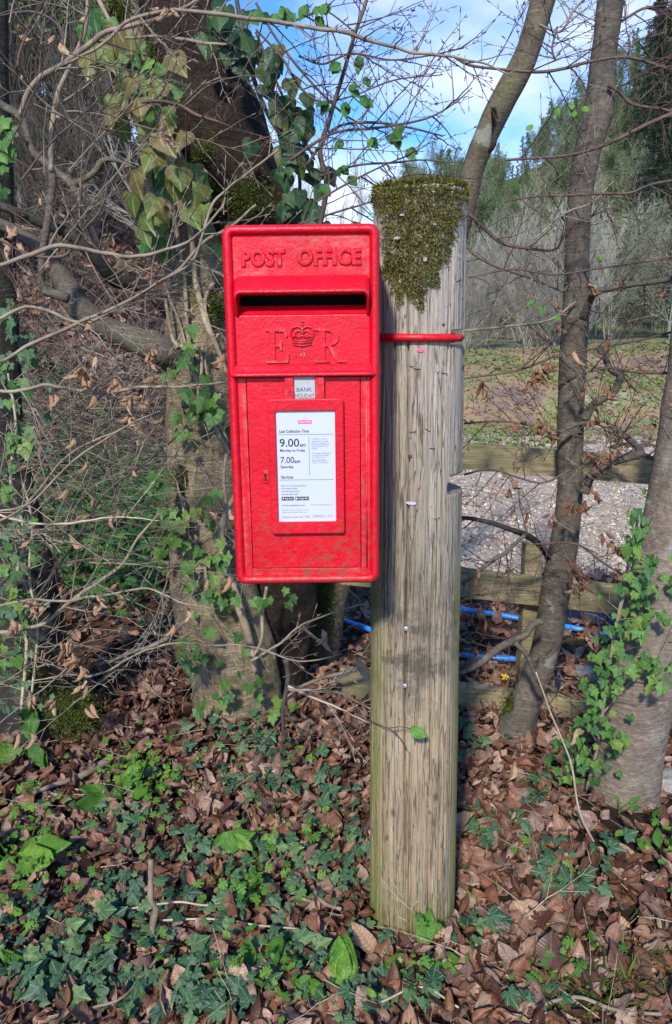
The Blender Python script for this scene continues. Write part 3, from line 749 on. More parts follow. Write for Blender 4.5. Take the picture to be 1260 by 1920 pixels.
# moss cap
moss_poly = [(700, 372), (716, 352), (760, 345), (820, 347), (870, 358), (866, 395), (852, 440), (838, 478), (822, 502), (822, 540), (803, 534), (793, 578), (777, 574), (764, 548), (748, 577), (738, 540), (716, 506), (724, 470), (717, 425)]
def inpoly(x, y, poly):
    r = False; j = len(poly) - 1
    for i in range(len(poly)):
        xi_, yi_ = poly[i]; xj, yj = poly[j]
        if (yi_ > y) != (yj > y) and x < (xj - xi_) * (y - yi_) / (yj - yi_) + xi_: r = not r
        j = i
    return r
def post_hit(px, py):
    d = ray(px, py); o = CAM; cx = pcx(1.4); R = prad(1.4)
    for _ in range(3):
        ox, oy = o.x - cx, o.y - PYC
        A = d.x ** 2 + d.y ** 2; B = ox * d.x + oy * d.y; C_ = ox * ox + oy * oy - R * R; D = B * B - A * C_
        if D < 0: return None
        t = (-B - math.sqrt(D)) / A; p = o + d * t; cx = pcx(p.z); R = prad(p.z)
    return p, Vector((p.x - cx, p.y - PYC, 0)).normalized()
rg = random.Random(11); it = []
while len(it) < 9500:
    px, py = rg.uniform(695, 875), rg.uniform(345, 580)
    jx = 10 * noise.noise(Vector((px * .045, py * .045, 0))) + 8 * noise.noise(Vector((px * .15, py * .15, 0))); jy = 12 * noise.noise(Vector((px * .045, py * .045, 5)))
    if rg.random() < .45 * sstep(.05, .45, noise.noise(Vector((px * .06, py * .06, 9)))): continue
    if not inpoly(px + jx, py + jy, moss_poly): continue
    h = post_hit(px, py)
    if not h: continue
    p, n_ = h
    if p.z > PZT: continue
    lump = .003 + .013 * max(0, .45 + noise.noise(p * 34))
    q_ = p + n_ * rg.uniform(0, lump); nn = (rdir(rg) + n_ * .6).normalized(); tp = (n_ * 1.0 + rdir(rg) * .9 + Vector((0, 0, .2)))
    it.append((q_, frame(nn, tp), rg.uniform(.004, .008)))
for k in range(5200):
    a = rg.uniform(0, 2 * PI); r = prad(PZT) * math.sqrt(rg.random()) * 1.02
    p = Vector((pcx(PZT) + r * math.cos(a), PYC + r * math.sin(a), PZT + .006 + .010 * (0.5 + noise.noise(Vector((math.cos(a) * r * 30, math.sin(a) * r * 30, 7))))))
    it.append((p - Vector((0, 0, rg.uniform(0, .008))), frame(rdir(rg), Vector((0, 0, 1)) + rdir(rg) * .9), rg.uniform(.005, .010)))
for k in range(900):   # back and sides of the rim
    a = rg.uniform(0, 2 * PI); n_ = Vector((math.cos(a), math.sin(a), 0)); z = PZT - rg.uniform(0, .03) * (1 if math.sin(a) < 0.3 else 2)
    p = Vector((pcx(z), PYC, z)) + n_ * (prad(z) + rg.uniform(-.002, .002)); it.append((p, frame(rdir(rg), n_ + rdir(rg) * .7), rg.uniform(.004, .008)))
for k in range(1500):
    a = rg.uniform(PI * .9, PI * 2.1); n_ = Vector((math.cos(a), math.sin(a), 0)); z = PZT + rg.uniform(-.012, .012); R_ = prad(PZT) * (1 - max(0, z - PZT) * 6)
    it.append((Vector((pcx(PZT), PYC, z)) + n_ * (R_ + rg.uniform(-.006, .001)), frame(rdir(rg), n_ + Vector((0, 0, .8)) + rdir(rg) * .8), rg.uniform(.005, .010)))
leaves('moss_cap', BLADE, it, M['moss'], post, 4)
# nails, studs, staples
M['steel'] = plain('galvanised_nail', (0.45, 0.52, 0.60), 0.35, metal=0.6)
M['rust'] = plain('rusty_metal', (0.09, 0.045, 0.03), 0.7, metal=0.3)
def stud(px, py, r, mat, name='nail_head'):
    h = post_hit(px, py)
    if not h: return
    p, n_ = h; mb = MB(); mb.tube([p - n_ * .002, p + n_ * .0012, p + n_ * .0020], [r, r, r * .6], 12); mb.build(name, mat, post)
for px, py, r in ((761, 1179, .0058), (759, 1286, .0055)): stud(px, py, r, M['steel'])
for px, py, r in ((702, 382, .006), (831, 609, .0035), (742, 1508, .0035), (769, 856, .0045), (868, 688, .005), (866, 560, .003)): stud(px, py, r, M['rust'])
def staple(px0, py0, px1, py1):
    a, b_ = post_hit(px0, py0), post_hit(px1, py1)
    if not a or not b_: return
    mb = MB(); mb.tube([a[0], a[0] + a[1] * .0025, b_[0] + b_[1] * .0025, b_[0]], .0007, 5); mb.build('staple', M['rust'], post)
for s_ in ((764, 686, 775, 687), (776, 691, 788, 692), (827, 699, 838, 701), (769, 810, 780, 809), (796, 803, 806, 809), (805, 840, 815, 841), (814, 973, 824, 970), (852, 430, 860, 442), (855, 528, 863, 524), (853, 420, 862, 423)): staple(*s_)
def chip(px, py, w_, h_, mat, name, lab=None):
    h = post_hit(px, py)
    p, n_ = h; sc = dep(px, py, p.y) / F; t = Vector((n_.y, -n_.x, 0)) * -1; mb = MB(); b = 0
    rg = random.Random(px); pts = []
    for k in range(8):
        a = 2 * PI * k / 8; pts.append(p + n_ * (.010 if py < 560 and px < 830 else .002) + t * (w_ * sc / 2 * math.cos(a) * rg.uniform(.7, 1.1)) + Vector((0, 0, h_ * sc / 2 * math.sin(a) * rg.uniform(.7, 1.1))))
    pts2 = [q_ + n_ * .0012 for q_ in pts]
    rings(mb, [pts, pts2], True, True); return mb.build(name, mat, post, smooth=False)
M['chip'] = plain('pale_flake', (0.32, 0.30, 0.27), 0.7)
M['lilac'] = plain('lilac_flake', (0.5, 0.42, 0.58), 0.6)
for a in ((757, 404, 12, 4, 'chip'), (749, 447, 15, 6, 'chip'), (796, 487, 9, 9, 'chip'), (812, 422, 9, 4, 'chip'), (859, 481, 7, 11, 'chip')): chip(*a[:4], M[a[4]], 'petal')
chip(772, 943, 24, 7, M['lilac'], 'paper_scrap'); chip(789, 656, 14, 10, M['pink'], 'paper_scrap'); chip(819, 690, 10, 16, M['chip'], 'paper_scrap')
# clamp strap of the post box round the post + mounting bracket
mb = MB(); pts = []; zc = P(780, 634, PYC - .1).z
a0s = math.radians(196); 
x_start = BX + HW - .004
pts.append((x_start, YF + .15, zc + .003)); 
for k in range(15):
    a = math.radians(205 + (318 - 205) * k / 14); rr = prad(zc) + .0075
    xx = pcx(zc) + rr * math.cos(a); yy = PYC + rr * math.sin(a)
    pts.append((xx, yy, zc + .003 - .004 * k / 14))
pts.append((cut1 + .011, PYC - .055, zc - .001)); pts.append((cut1 + .013, PYC - .02, zc - .001)); pts.append((cut1 + .009, PYC + .04, zc))
pp = [Vector(tuple(p)) for p in cat_rom(pts, .008)]
mb.tube(pp, [.0082 + .0012 * noise.noise(p * 40) + (.0022 if i > len(pp) * .72 and i < len(pp) * .86 else 0) for i, p in enumerate(pp)], 12); mb.build('clamp_strap', M['red'], box)
mb = MB(); rows = []
for i in range(9):
    z = BZ0 + BH * (0.12 + 0.76 * i / 8); row = []
    row.append(Vector((BX + HW - .01, YF + .20, z)))
    for k in range(8):
        a = math.radians(170 + 36 * k / 7); row.append(Vector((pcx(z) + (prad(z) + .0035) * math.cos(a), PYC + (prad(z) + .0035) * math.sin(a), z)))
    rows.append(row)
mb.grid(rows); ob = mb.build('mounting_bracket', M['red'], box)
sm = ob.modifiers.new('thick', 'SOLIDIFY'); sm.thickness = .004
#@@TREES
# ------------------------------------------------------------------ TERRAIN
def hgt(x, y):
    z = 0.0
    # left bank of the wood
    d = (-x * 0.9 + y * 0.22) - 3.3
    if d > 0: z += min(9.0, 0.82 * d) * sstep(0, 1.0, d)
    # earth mound behind the yard, carried on as a field
    m_ = sstep(0.6, 2.2, x)
    z += 1.18 * sstep(10.3 - .5 * noise.noise(Vector((x * .5, 0, 0))), 14.5, y) * m_ * (1 - sstep(-2, 1, -x))
    if 10 < y < 16 and x > .5: z += .16 * noise.noise(Vector((x * 1.1, y * 1.1, 3))) + .06 * noise.noise(Vector((x * 4, y * 4, 3)))
    # far wooded hill
    s_ = sstep(34, 115, y)
    z += s_ * max(3.0, min(48, 9.0 + (x - 12) * 0.80))
    if y > 3: z += .05 * noise.noise(Vector((x * .6, y * .6, 0))) * min(1, (y - 3))
    if y > 10: z += .35 * noise.noise(Vector((x * .12, y * .12, 4))) * min(1, (y - 10) / 10)
    # small litter relief near by
    if y < 12: z += .018 * noise.noise(Vector((x * 3.1, y * 3.1, 2))) * (1 - .6 * sstep(3, 5, y))
    # low hump of soil by the foot of the right-hand tree, left of the post and under the big tree
    z += .05 * math.exp(-((x + .35) ** 2 + (y - 2.7) ** 2) / .18)
    return z
xs = sorted(set([round(-3.2 + .06 * i, 3) for i in range(108)] + [3.3 + .25 * i for i in range(40)] + [-3.3 - .25 * i for i in range(60)] + [13.5 + 3 * i for i in range(60)] + [-18.5 - 4 * i for i in range(40)]))
ys = sorted(set([round(.2 + .06 * i, 3) for i in range(110)] + [6.9 + .2 * i for i in range(60)] + [19 + 2 * i for i in range(95)] + [-6, -3, -1] + [215 + 40 * i for i in range(8)]))
mb = MB(); mb.grid([[Vector((x, y, hgt(x, y))) for x in xs] for y in ys])
q = NM('woodland_ground'); v = q.coord('Object')
sep = q.n('ShaderNodeSeparateXYZ', {0: v}); X_, Y_ = sep.outputs[0], sep.outputs[1]
n1 = q.noise(v, 14, 8, .7); n2 = q.noise(v, 1.1, 5, .6); n3 = q.noise(v, 70, 4, .7)
soil = q.ramp(n1, [(0.3, (0.018, 0.012, 0.009)), (0.6, (0.06, 0.04, 0.028)), (0.8, (0.11, 0.07, 0.05))])
litter = q.ramp(q.vor(q.coord('Object', (1, 1, 1)), 22, 'F1', 1), [(0.0, (0.07, 0.035, 0.02)), (0.5, (0.17, 0.085, 0.05)), (1.0, (0.27, 0.17, 0.11))])
bank = q.mix(q.ramp(n1, [(.4, 0), (.6, .6)]), litter, (0.05, 0.03, 0.02))
mossy = q.ramp(q.noise(v, 1.3, 9, .74), [(0.34, (0.14, 0.09, 0.08)), (0.43, (0.29, 0.21, 0.16)), (0.48, (0.36, 0.23, 0.13)), (0.53, (0.32, 0.28, 0.14)), (0.58, (0.15, 0.21, 0.06)), (0.66, (0.46, 0.38, 0.29))])
field = q.ramp(q.noise(v, .5, 6, .7), [(0.35, (0.20, 0.17, 0.13)), (0.6, (0.20, 0.22, 0.10)), (0.8, (0.12, 0.2, 0.04))])
hill = q.ramp(q.noise(v, .25, 6, .7), [(0.35, (0.13, 0.12, 0.085)), (0.5, (0.15, 0.165, 0.075)), (0.7, (0.12, 0.16, 0.06))])
c = q.mix(q.ramp(q.math('DIVIDE', Y_, 10.0), [(0.30, 0), (0.42, 1)]), soil, bank)
right = q.ramp(q.math('ADD', q.math('MULTIPLY', X_, .1), .5), [(0.53, 0), (0.6, 1)])
c = q.mix(q.math('MULTIPLY', right, q.ramp(q.math('DIVIDE', Y_, 20.0), [(0.50, 0), (0.53, 1)])), c, mossy)
c = q.mix(q.math('MULTIPLY', right, q.ramp(q.math('DIVIDE', Y_, 40.0), [(0.40, 0), (0.52, 1)])), c, field)
c = q.mix(q.ramp(q.math('DIVIDE', Y_, 100.0), [(0.33, 0), (0.45, 1)]), c, hill)
M['ground'] = q.set(c, 0.95, q.math('ADD', n1, q.math('MULTIPLY', n3, .5)), 0.9, 0.05, spec=.1)
tag(mb.build('ground', M['ground']), kind='structure')
# gravel yard
q = NM('pale_gravel'); v = q.coord('Object')
st = q.vor(v, 42, 'F1', 1); st2 = q.vor(v, 42, 'F1', 0); big = q.noise(v, 1.6, 6, .65)
c = q.ramp(st, [(0, (0.28, 0.215, 0.15)), (.4, (0.45, 0.36, 0.265)), (.8, (0.60, 0.50, 0.38)), (1, (0.28, 0.17, 0.11))])
c = q.mix(q.ramp(big, [(.42, 0), (.58, .6)]), c, (0.33, 0.245, 0.18))
c = q.mix(q.ramp(q.noise(v, 9, 6, .7), [(.5, 0), (.62, .65)]), c, (0.14, 0.09, 0.07))
M['gravel'] = q.set(c, .9, q.math('SUBTRACT', 1.0, st2), .9, .02)
mb = MB(); rws = []
for i in range(60):
    y = 4.75 + i * .105; row = []
    for j in range(60):
        x = .35 + j * .13 + .12 * noise.noise(Vector((y * 2, j * .01, 0))) * (1 if j == 0 else 0); yy = y + (.25 * noise.noise(Vector((x * 1.6, 0, 3))) if i in (0,) else 0)
        row.append(Vector((x, yy, hgt(x, yy) + .006)))
    rws.append(row)
mb.grid(rws); tag(mb.build('gravel_yard', M['gravel']), kind='structure')
rg = random.Random(21); mb = MB()
for k in range(11000):
    y = 4.6 + 6.3 * rg.random() ** 1.3; x = rg.uniform(.4, .55 * y + .6)
    r = .006 + .018 * rg.random() ** 2; R = Matrix.Rotation(rg.uniform(0, 6), 3, rdir(rg)); c0 = Vector((x, y, hgt(x, y) + .008)); b = len(mb.v)
    for d_ in ((1, 0, 0), (-1, 0, 0), (0, 1, 0), (0, -1, 0), (0, 0, 1), (0, 0, -1)): mb.v.append(c0 + R @ Vector((d_[0] * r * rg.uniform(.7, 1.2), d_[1] * r, d_[2] * r * .6)))
    for f in ((0, 2, 4), (2, 1, 4), (1, 3, 4), (3, 0, 4), (2, 0, 5), (1, 2, 5), (3, 1, 5), (0, 3, 5)): mb.f.append(tuple(b + t for t in f))
q = NM('pebble'); at = q.n('ShaderNodeNewGeometry').outputs['Random Per Island']
M['pebble'] = q.set(q.ramp(at, [(0, (.20, .145, .11)), (.4, (.42, .34, .25)), (.8, (.62, .53, .42)), (1, (.28, .16, .10))]), .85)
tag(mb.build('loose_stones', M['pebble'], smooth=False), 'pale stones strewn over the gravel yard', 'gravel', kind='stuff')

# ------------------------------------------------------------------ WOOD-LAND TOOLS
def traced(path, Y, step=.02):
    """path: (px,py,width px) at horizontal distance Y (number or per-point) -> (centre, radius) list"""
    pts = []
    for i, t in enumerate(path):
        yy = Y[i] if hasattr(Y, '__len__') else Y
        c = P(t[0], t[1], yy); pts.append((c.x, c.y, c.z, PW(t[2], t[0], t[1], yy) / 2))
    r = cat_rom(pts, step)
    return [Vector(p[:3]) for p in r], [max(.0004, p[3]) for p in r]
def trunk_mesh(name, path, Y, mat, parent, n=36, step=.02, rough=.06, seed=0, flare=None, ridges=0, knots=()):
    ctr, rad = traced(path, Y, step); mb = MB(); mb.tube(ctr, rad, n)
    k = len(ctr)
    for i in range(k):
        for j in range(n):
            v = mb.v[i * n + j]; d = v - ctr[i]
            f = 1 + rough * 2.2 * noise.noise(v * 3.1 + Vector((seed, 0, 0))) + rough * noise.noise(v * 9 + Vector((seed, 0, 0))) + rough * .45 * noise.noise(v * 30)
            if ridges: f += ridges * math.sin(j / n * 2 * PI * 5 + seed + 2 * noise.noise(Vector((0, 0, v.z * 2)))) * (1 - .5 * i / k)
            for kc, kr, ka in knots:
                e = (v - kc).length
                if e < kr * 3: f += ka * math.exp(-(e / kr) ** 2)
            mb.v[i * n + j] = ctr[i] + d * f
    return mb.build(name, mat, parent), ctr, rad
TW = {'n': 0}
def bud(mb, p, d, L=.018, r=.0018):
    mb.tube([p, p + d * L * .35, p + d * L * .7, p + d * L], [r * .5, r, r * .75, .0002], 5, False)
def twig(mb, p, d, L, r, rg, lvl=0, droop=0.0, seg=.035, buds=True, leafs=None, spread=.75, kids=1.0, n=5, flat=None):
    k = max(3, int(L / seg)); pts = [p.copy()]; rr = [r]; dd = d.normalized(); zig = 1
    q_ = p.copy(); side = rdir(rg).cross(dd).normalized()
    for i in range(k):
        zig = -zig
        dd = (dd + side * zig * rg.uniform(.05, .16) + rdir(rg) * .09 + Vector((0, 0, -droop * .05))).normalized()
        q_ = q_ + dd * (L / k); pts.append(q_.copy()); rr.append(max(r * (1 - .75 * (i + 1) / k), .0006))
        if lvl > 0 and i > 0 and rg.random() < .62 * kids:
            sd = (dd * rg.uniform(.5, 1.0) + side * zig * spread * rg.uniform(.6, 1.1) + rdir(rg) * .3).normalized()
            if flat is not None: sd = (sd - flat * sd.dot(flat) * .7).normalized()
            twig(mb, q_, sd, L * (1 - i / k * .6) * rg.uniform(.28, .55), r * .55, rg, lvl - 1, droop, seg, buds, leafs, spread, kids, n, flat)
        elif buds and rg.random() < .5:
            bud(mb, q_, (dd + side * zig * .9 + rdir(rg) * .2).normalized(), rg.uniform(.010, .020), .0014)
            if leafs is not None and rg.random() < leafs[1]: leafs[0].append((q_, dd))
    if buds: bud(mb, q_, dd, rg.uniform(.014, .022), .0015)
    mb.tube(pts, rr, n, False)
    TW['n'] += 1
def side_twigs(mb, ctr, rad, rg, num, L, lvl=1, t0=.1, droop=0, leafs=None, r=None, updir=None, **kw):
    for k in range(num):
        t = t0 + (1 - t0) * (k + rg.random()) / num; i = min(len(ctr) - 2, int(t * (len(ctr) - 1)))
        T = (ctr[i + 1] - ctr[i]).normalized(); s_ = rdir(rg).cross(T).normalized()
        d = (T * rg.uniform(.3, .9) + s_ + (updir or Vector((0, 0, 0)))).normalized()
        twig(mb, ctr[i], d, L * rg.uniform(.5, 1.2) * (1.1 - .5 * t), (r or min(.0035, rad[i] * .5)), rg, lvl, droop, leafs=leafs, **kw)
def hang_leaf(items, p, rg, s=(.045, .075)):
    d = Vector((rg.uniform(-.5, .5), rg.uniform(-.5, .2), -1)); items.append((p, frame((rg.uniform(-1, 1), -rg.uniform(.2, 1), rg.uniform(-.3, .5)), d), rg.uniform(*s)))
FACE = Vector((0, -1, .25))

# ------------------------------------------------------------------ BIG IVY-CLAD TREE
rg = random.Random(5)
big = empty('beech_tree', tuple(P(470, 1400, 2.85)))
tag(big, 'large forked leaning trunk behind the red box, dark and mossy above, hung with ivy', 'tree')
A_path = [(472, 1450, 215, 2.80), (462, 1400, 180, 2.80), (440, 1250, 165, 2.80), (405, 1100, 168, 2.80), (388, 900, 132, 2.80), (376, 700, 130, 2.78), (366, 500, 122, 2.76), (332, 380, 98, 2.76), (292, 250, 66, 2.80), (246, 100, 66, 2.85), (212, -60, 78, 2.9)]
trA, cA, rA = trunk_mesh('trunk', [a[:3] for a in A_path], [a[3] for a in A_path], M['bark_tan'], big, 44, .016, .055, 1, ridges=.04)
B_path = [(520, 1460, 170, 3.05), (515, 1380, 150, 3.05), (500, 1250, 150, 3.0), (505, 1100, 180, 3.0), (512, 900, 190, 3.0), (500, 650, 190, 3.0), (478, 470, 172, 3.0), (462, 390, 168, 3.0), (424, 300, 188, 3.0), (378, 200, 212, 3.0), (352, 100, 206, 3.0), (334, 0, 180, 3.0), (318, -140, 170, 3.0)]
trB, cB, rB = trunk_mesh('stem', [a[:3] for a in B_path], [a[3] for a in B_path], M['bark_dark'], big, 56, .014, .05, 4, knots=[(P(440, 215, 2.78), .05, .10), (P(420, 330, 2.8), .06, .12), (P(350, 300, 2.8), .05, .1)])
# cut stub on top right behind the box
mb = MB(); c0 = P(508, 402, 2.86); d_ = Vector((.25, -.8, .45)).normalized()
mb.tube([c0 - d_ * .12, c0 - d_ * .02, c0, c0 + d_ * .004, c0 + d_ * .002], [.075, .072, .068, .058, .02], 24); mb.build('branch_stub', M['bark_dark'], big)
def limb(name, path, Y, mat, parent, n=14, rough=.06, step=.015):
    return trunk_mesh(name, path, Y, mat, parent, n, step, rough, rg.uniform(0, 9))
Lb, cL, rL = limb('limb', [(400, 712, 76), (345, 680, 72), (300, 655, 58), (240, 633, 50), (190, 611, 46), (152, 580, 48), (128, 541, 46), (103, 503, 36), (72, 462, 28), (22, 430, 22), (-40, 405, 20)], [2.84, 2.74] + [2.64] * 9, M['bark_grey'], big, 22)
limb('limb', [(-30, 372, 14), (0, 385, 17), (60, 410, 19), (130, 440, 20), (185, 490, 24), (215, 525, 27), (255, 533, 27), (300, 565, 30), (340, 600, 30)], [2.5, 2.5, 2.5, 2.52, 2.55, 2.6, 2.65, 2.7, 2.75], M['bark_black'], big, 16)
limb('limb', [(128, 560, 20), (84, 545, 17), (77, 530, 14), (82, 460, 14), (92, 400, 15), (97, 322, 16), (62, 285, 15), (40, 222, 15), (0, 195, 14), (-40, 160, 14)], 2.45, M['bark_grey'], big, 14)
limb('limb', [(188, 478, 10), (172, 430, 14), (152, 386, 15), (137, 348, 15), (110, 325, 12), (85, 300, 9)], 2.75, M['bark_grey'], big, 12)
limb('limb', [(137, 348, 12), (175, 325, 12), (192, 302, 13), (215, 300, 8), (262, 318, 5)], 2.75, M['bark_grey'], big, 12)
# traced lighter branches (left foreground)
TB = [
 ([(36, 218, 9), (50, 178, 10), (75, 145, 11), (115, 122, 11), (160, 90, 11), (200, 62, 10), (240, 52, 9), (300, 36, 8), (345, 15, 7), (385, -10, 6)], 2.2, 'twig_tan'),
 ([(97, 325, 11), (96, 250, 11), (108, 180, 10), (133, 120, 9), (160, 60, 8), (165, -10, 7)], 2.3, 'twig_tan'),
 ([(235, 72, 5), (300, 70, 6), (350, 75, 7), (420, 84, 5), (426, 83, 3)], 2.15, 'twig_tan'),
 ([(115, 122, 5), (190, 85, 6), (235, 45, 7), (300, 22, 7), (330, 18, 7), (400, 25, 8), (480, 35, 8), (560, 47, 8), (640, 61, 8), (700, 77, 7), (770, 97, 6), (850, 106, 5), (905, 118, 4), (960, 145, 2.5)], 2.1, 'twig_tan'),
 ([(0, 30, 4), (60, 22, 5), (110, 50, 5), (125, 120, 5), (140, 145, 2)], 2.3, 'twig_dark'),
 ([(265, 192, 3), (280, 190, 7), (330, 196, 7), (370, 215, 7), (432, 238, 3)], 2.1, 'twig_red'),
 ([(345, 200, 4), (385, 165, 4), (440, 146, 3), (500, 143, 2)], 2.1, 'twig_red'),
 ([(-10, 600, 7), (60, 575, 7), (145, 605, 7), (198, 590, 7), (240, 566, 6), (282, 541, 6), (340, 500, 6), (381, 455, 6), (440, 420, 5), (480, 385, 5)], 2.0, 'twig_tan'),
 ([(-10, 676, 6), (10, 675, 6), (60, 645, 7), (145, 606, 7), (230, 570, 6), (300, 528, 5), (360, 490, 5), (385, 420, 5), (400, 380, 5), (430, 350, 4), (470, 320, 4), (520, 280, 4)], 1.95, 'twig_tan'),
 ([(-10, 732, 7), (40, 733, 7), (84, 720, 7), (120, 728, 7), (190, 735, 7), (267, 726, 6), (350, 724, 5), (423, 717, 4)], 2.1, 'twig_tan'),
 ([(-10, 500, 8), (50, 480, 9), (100, 462, 9), (140, 464, 8), (200, 477, 8), (260, 480, 7), (330, 463, 6), (380, 430, 5), (420, 380, 4)], 1.9, 'twig_tan'),
 ([(-10, 445, 5), (50, 475, 5), (120, 480, 6), (160, 430, 6), (190, 390, 5), (200, 350, 3)], 2.0, 'twig_red'),
 ([(-10, 960, 4), (60, 940, 4), (130, 870, 4), (190, 828, 4), (230, 803, 4), (300, 770, 3)], 2.0, 'twig_tan'),
 ([(-10, 980, 5), (40, 955, 5), (80, 910, 5), (110, 870, 4), (150, 840, 4), (215, 810, 4)], 2.05, 'twig_tan'),
 ([(70, 1120, 5), (110, 1060, 5), (150, 1000, 5), (185, 940, 5), (220, 905, 5), (270, 870, 4), (330, 820, 3)], 2.2, 'twig_dark'),
 ([(-10, 1187, 9), (40, 1180, 8), (85, 1168, 7), (130, 1130, 7), (180, 1095, 7), (230, 1058, 6), (255, 1015, 5), (300, 960, 4)], 2.1, 'twig_tan'),
 ([(-10, 1140, 5), (60, 1125, 5), (120, 1128, 5), (200, 1115, 5), (280, 1105, 4), (345, 1130, 4), (400, 1140, 3)], 2.0, 'twig_tan'),
 ([(-10, 960, 4), (60, 980, 4), (140, 980, 4), (220, 968, 3), (300, 975, 2)], 2.1, 'twig_pale'),
 ([(205, 1240, 6), (250, 1222, 7), (300, 1205, 8), (330, 1182, 9), (345, 1165, 5)], 2.3, 'twig_tan'),
 ([(120, 1265, 4), (190, 1262, 4), (260, 1225, 4), (330, 1205, 4), (400, 1210, 4), (480, 1215, 3), (560, 1240, 3), (640, 1225, 2)], 2.2, 'twig_tan'),
 ([(470, 1240, 6), (520, 1210, 5), (560, 1175, 4), (620, 1150, 3), (690, 1130, 2)], 2.3, 'twig_tan'),
 ([(535, 1236, 12), (540, 1260, 10), (538, 1290, 9), (530, 1330, 8), (532, 1390, 7)], 2.35, 'twig_dark'),
 ([(540, 1290, 6), (590, 1295, 5), (640, 1300, 5), (680, 1320, 4), (740, 1345, 2.5)], 2.2, 'twig_tan'),
 ([(540, 1285, 5), (590, 1310, 4), (640, 1330, 4), (690, 1355, 2)], 2.25, 'twig_pale'),
]
for path, Y_, mt in TB:
    ctr, rad = traced(path, Y_, .012)
    jit = [Vector((0, .012 * noise.noise(c * 6), .004 * noise.noise(c * 22))) for c in ctr]
    mb = MB(); ctr = [a + b_ for a, b_ in zip(ctr, jit)]; mb.tube(ctr, rad, 8)
    side_twigs(mb, ctr, rad, rg, max(5, int(len(ctr) / 7)), .26, 1, .12, seg=.03, n=4)
    mb.build('branch', M[mt], big)
# dark upright branch in the sky, with fine twigs and opening leaves
sk = MB(); open_leaf = []
for path, Y_ in (([(598, 430, 10), (612, 350, 10), (600, 285, 10), (612, 240, 9), (640, 150, 8), (665, 65, 7), (687, 0, 7), (695, -60, 7)], 2.6),
                 ([(575, 310, 6), (610, 260, 5), (640, 235, 5), (705, 230, 5), (770, 240, 4), (830, 255, 3)], 2.5),
                 ([(545, 300, 7), (600, 262, 6), (640, 246, 5), (720, 238, 5), (800, 222, 4), (850, 195, 3), (885, 165, 2)], 2.5),
                 ([(480, 55, 4), (530, 110, 5), (560, 160, 5), (600, 190, 4), (660, 180, 3), (740, 150, 3), (830, 140, 2)], 2.6),
                 ([(520, 30, 4), (545, 40, 4), (600, 20, 4), (620, 25, 3), (665, 60, 3)], 2.5),
                 ([(560, 105, 4), (605, 120, 4), (660, 100, 4), (730, 112, 3), (800, 105, 3), (870, 90, 2)], 2.6),
                 ([(600, 330, 4), (670, 310, 4), (740, 305, 4), (790, 300, 3), (860, 305, 2)], 2.5),
                 ([(590, 380, 4), (650, 345, 4), (720, 310, 3), (770, 290, 3)], 2.4),
                 ([(560, 420, 4), (640, 395, 4), (700, 375, 3), (760, 330, 3), (830, 330, 2), (880, 335, 1.5)], 2.6),
                 ([(480, 5, 5), (520, 75, 5), (580, 150, 5), (640, 210, 4), (690, 240, 3)], 2.7)):
    ctr, rad = traced(path, Y_, .014); sk.tube(ctr, rad, 7)
    side_twigs(sk, ctr, rad, rg, max(6, int(len(ctr) / 4.2)), .34, 1, .05, leafs=(open_leaf, .0), seg=.032, n=4, r=.0026)
sk.build('twigs', M['twig_red'], big)
# loose twig sprays over the left of the picture
spr = MB(); spr2 = MB(); dl_ = []
for k in range(165):
    px, py = rg.uniform(-40, 420), rg.uniform(-20, 1330)
    if px > 240 and 380 < py < 1300 and rg.random() < .8: continue
    if 250 < px < 480 and py < 400 and rg.random() < .75: continue
    Y_ = rg.uniform(1.9, 3.4); p = P(px, py, Y_)
    d = Vector((rg.uniform(-1, 1), rg.uniform(-.3, .3), rg.uniform(-.45, .7)))
    tgt = spr if rg.random() < .6 else spr2
    twig(tgt, p, d, rg.uniform(.25, .6), rg.uniform(.0016, .0032), rg, 2 if rg.random() < .4 else 1, leafs=(dl_, .05), n=4)
spr.build('twigs', M['twig_red'], big); spr2.build('twigs', M['twig_tan'], big)
it = []
for p, d in dl_: hang_leaf(it, p, rg, (.035, .065))
for px, py, n_ in ((150, 690, 6), (165, 700, 5), (210, 718, 3), (245, 740, 4), (245, 780, 4), (272, 745, 3), (285, 660, 4), (300, 700, 2), (312, 20, 3), (40, 60, 2), (110, 70, 2), (20, 430, 3), (30, 450, 2), (60, 1125, 4), (75, 1130, 3), (120, 1210, 4), (135, 1230, 4), (145, 1250, 4), (60, 1300, 4), (185, 1130, 3), (330, 1165, 2), (30, 1165, 2), (600, 1190, 3), (98, 742, 2), (412, 668, 3), (130, 1205, 3), (115, 1225, 3), (160, 1280, 3), (100, 1310, 3), (25, 1165, 2), (75, 1225, 2), (170, 1325, 2), (345, 1140, 2), (225, 1110, 2)):
    for j in range(n_): hang_leaf(it, P(px + rg.uniform(-8, 8), py + rg.uniform(-10, 8), 2.05), rg, (.035, .06))
leaves('dead_leaves', CRISP, it, M['pale_leaf'], big, 3)
it = []
for px, py in ((636, 118), (648, 190), (672, 103), (684, 143), (676, 182), (652, 160), (615, 188), (640, 262), (695, 258), (722, 258), (735, 252), (745, 258), (765, 280), (635, 315), (642, 312), (600, 345), (572, 8), (592, 12), (610, 5), (545, 22), (528, 12), (590, 30), (520, 25), (470, 20), (490, 30), (655, 330)):
    d = Vector((rg.uniform(-.3, .9), -.2, rg.uniform(-1, -.1)))
    for j in range(2): it.append((P(px + rg.uniform(-3, 3), py, 2.45), frame((rg.uniform(-.5, .5), -1, rg.uniform(-.2, .6)), d + rdir(rg) * .35), rg.uniform(.035, .052)))
leaves('opening_leaves', FLAT, it, M['herb'], big, 9)

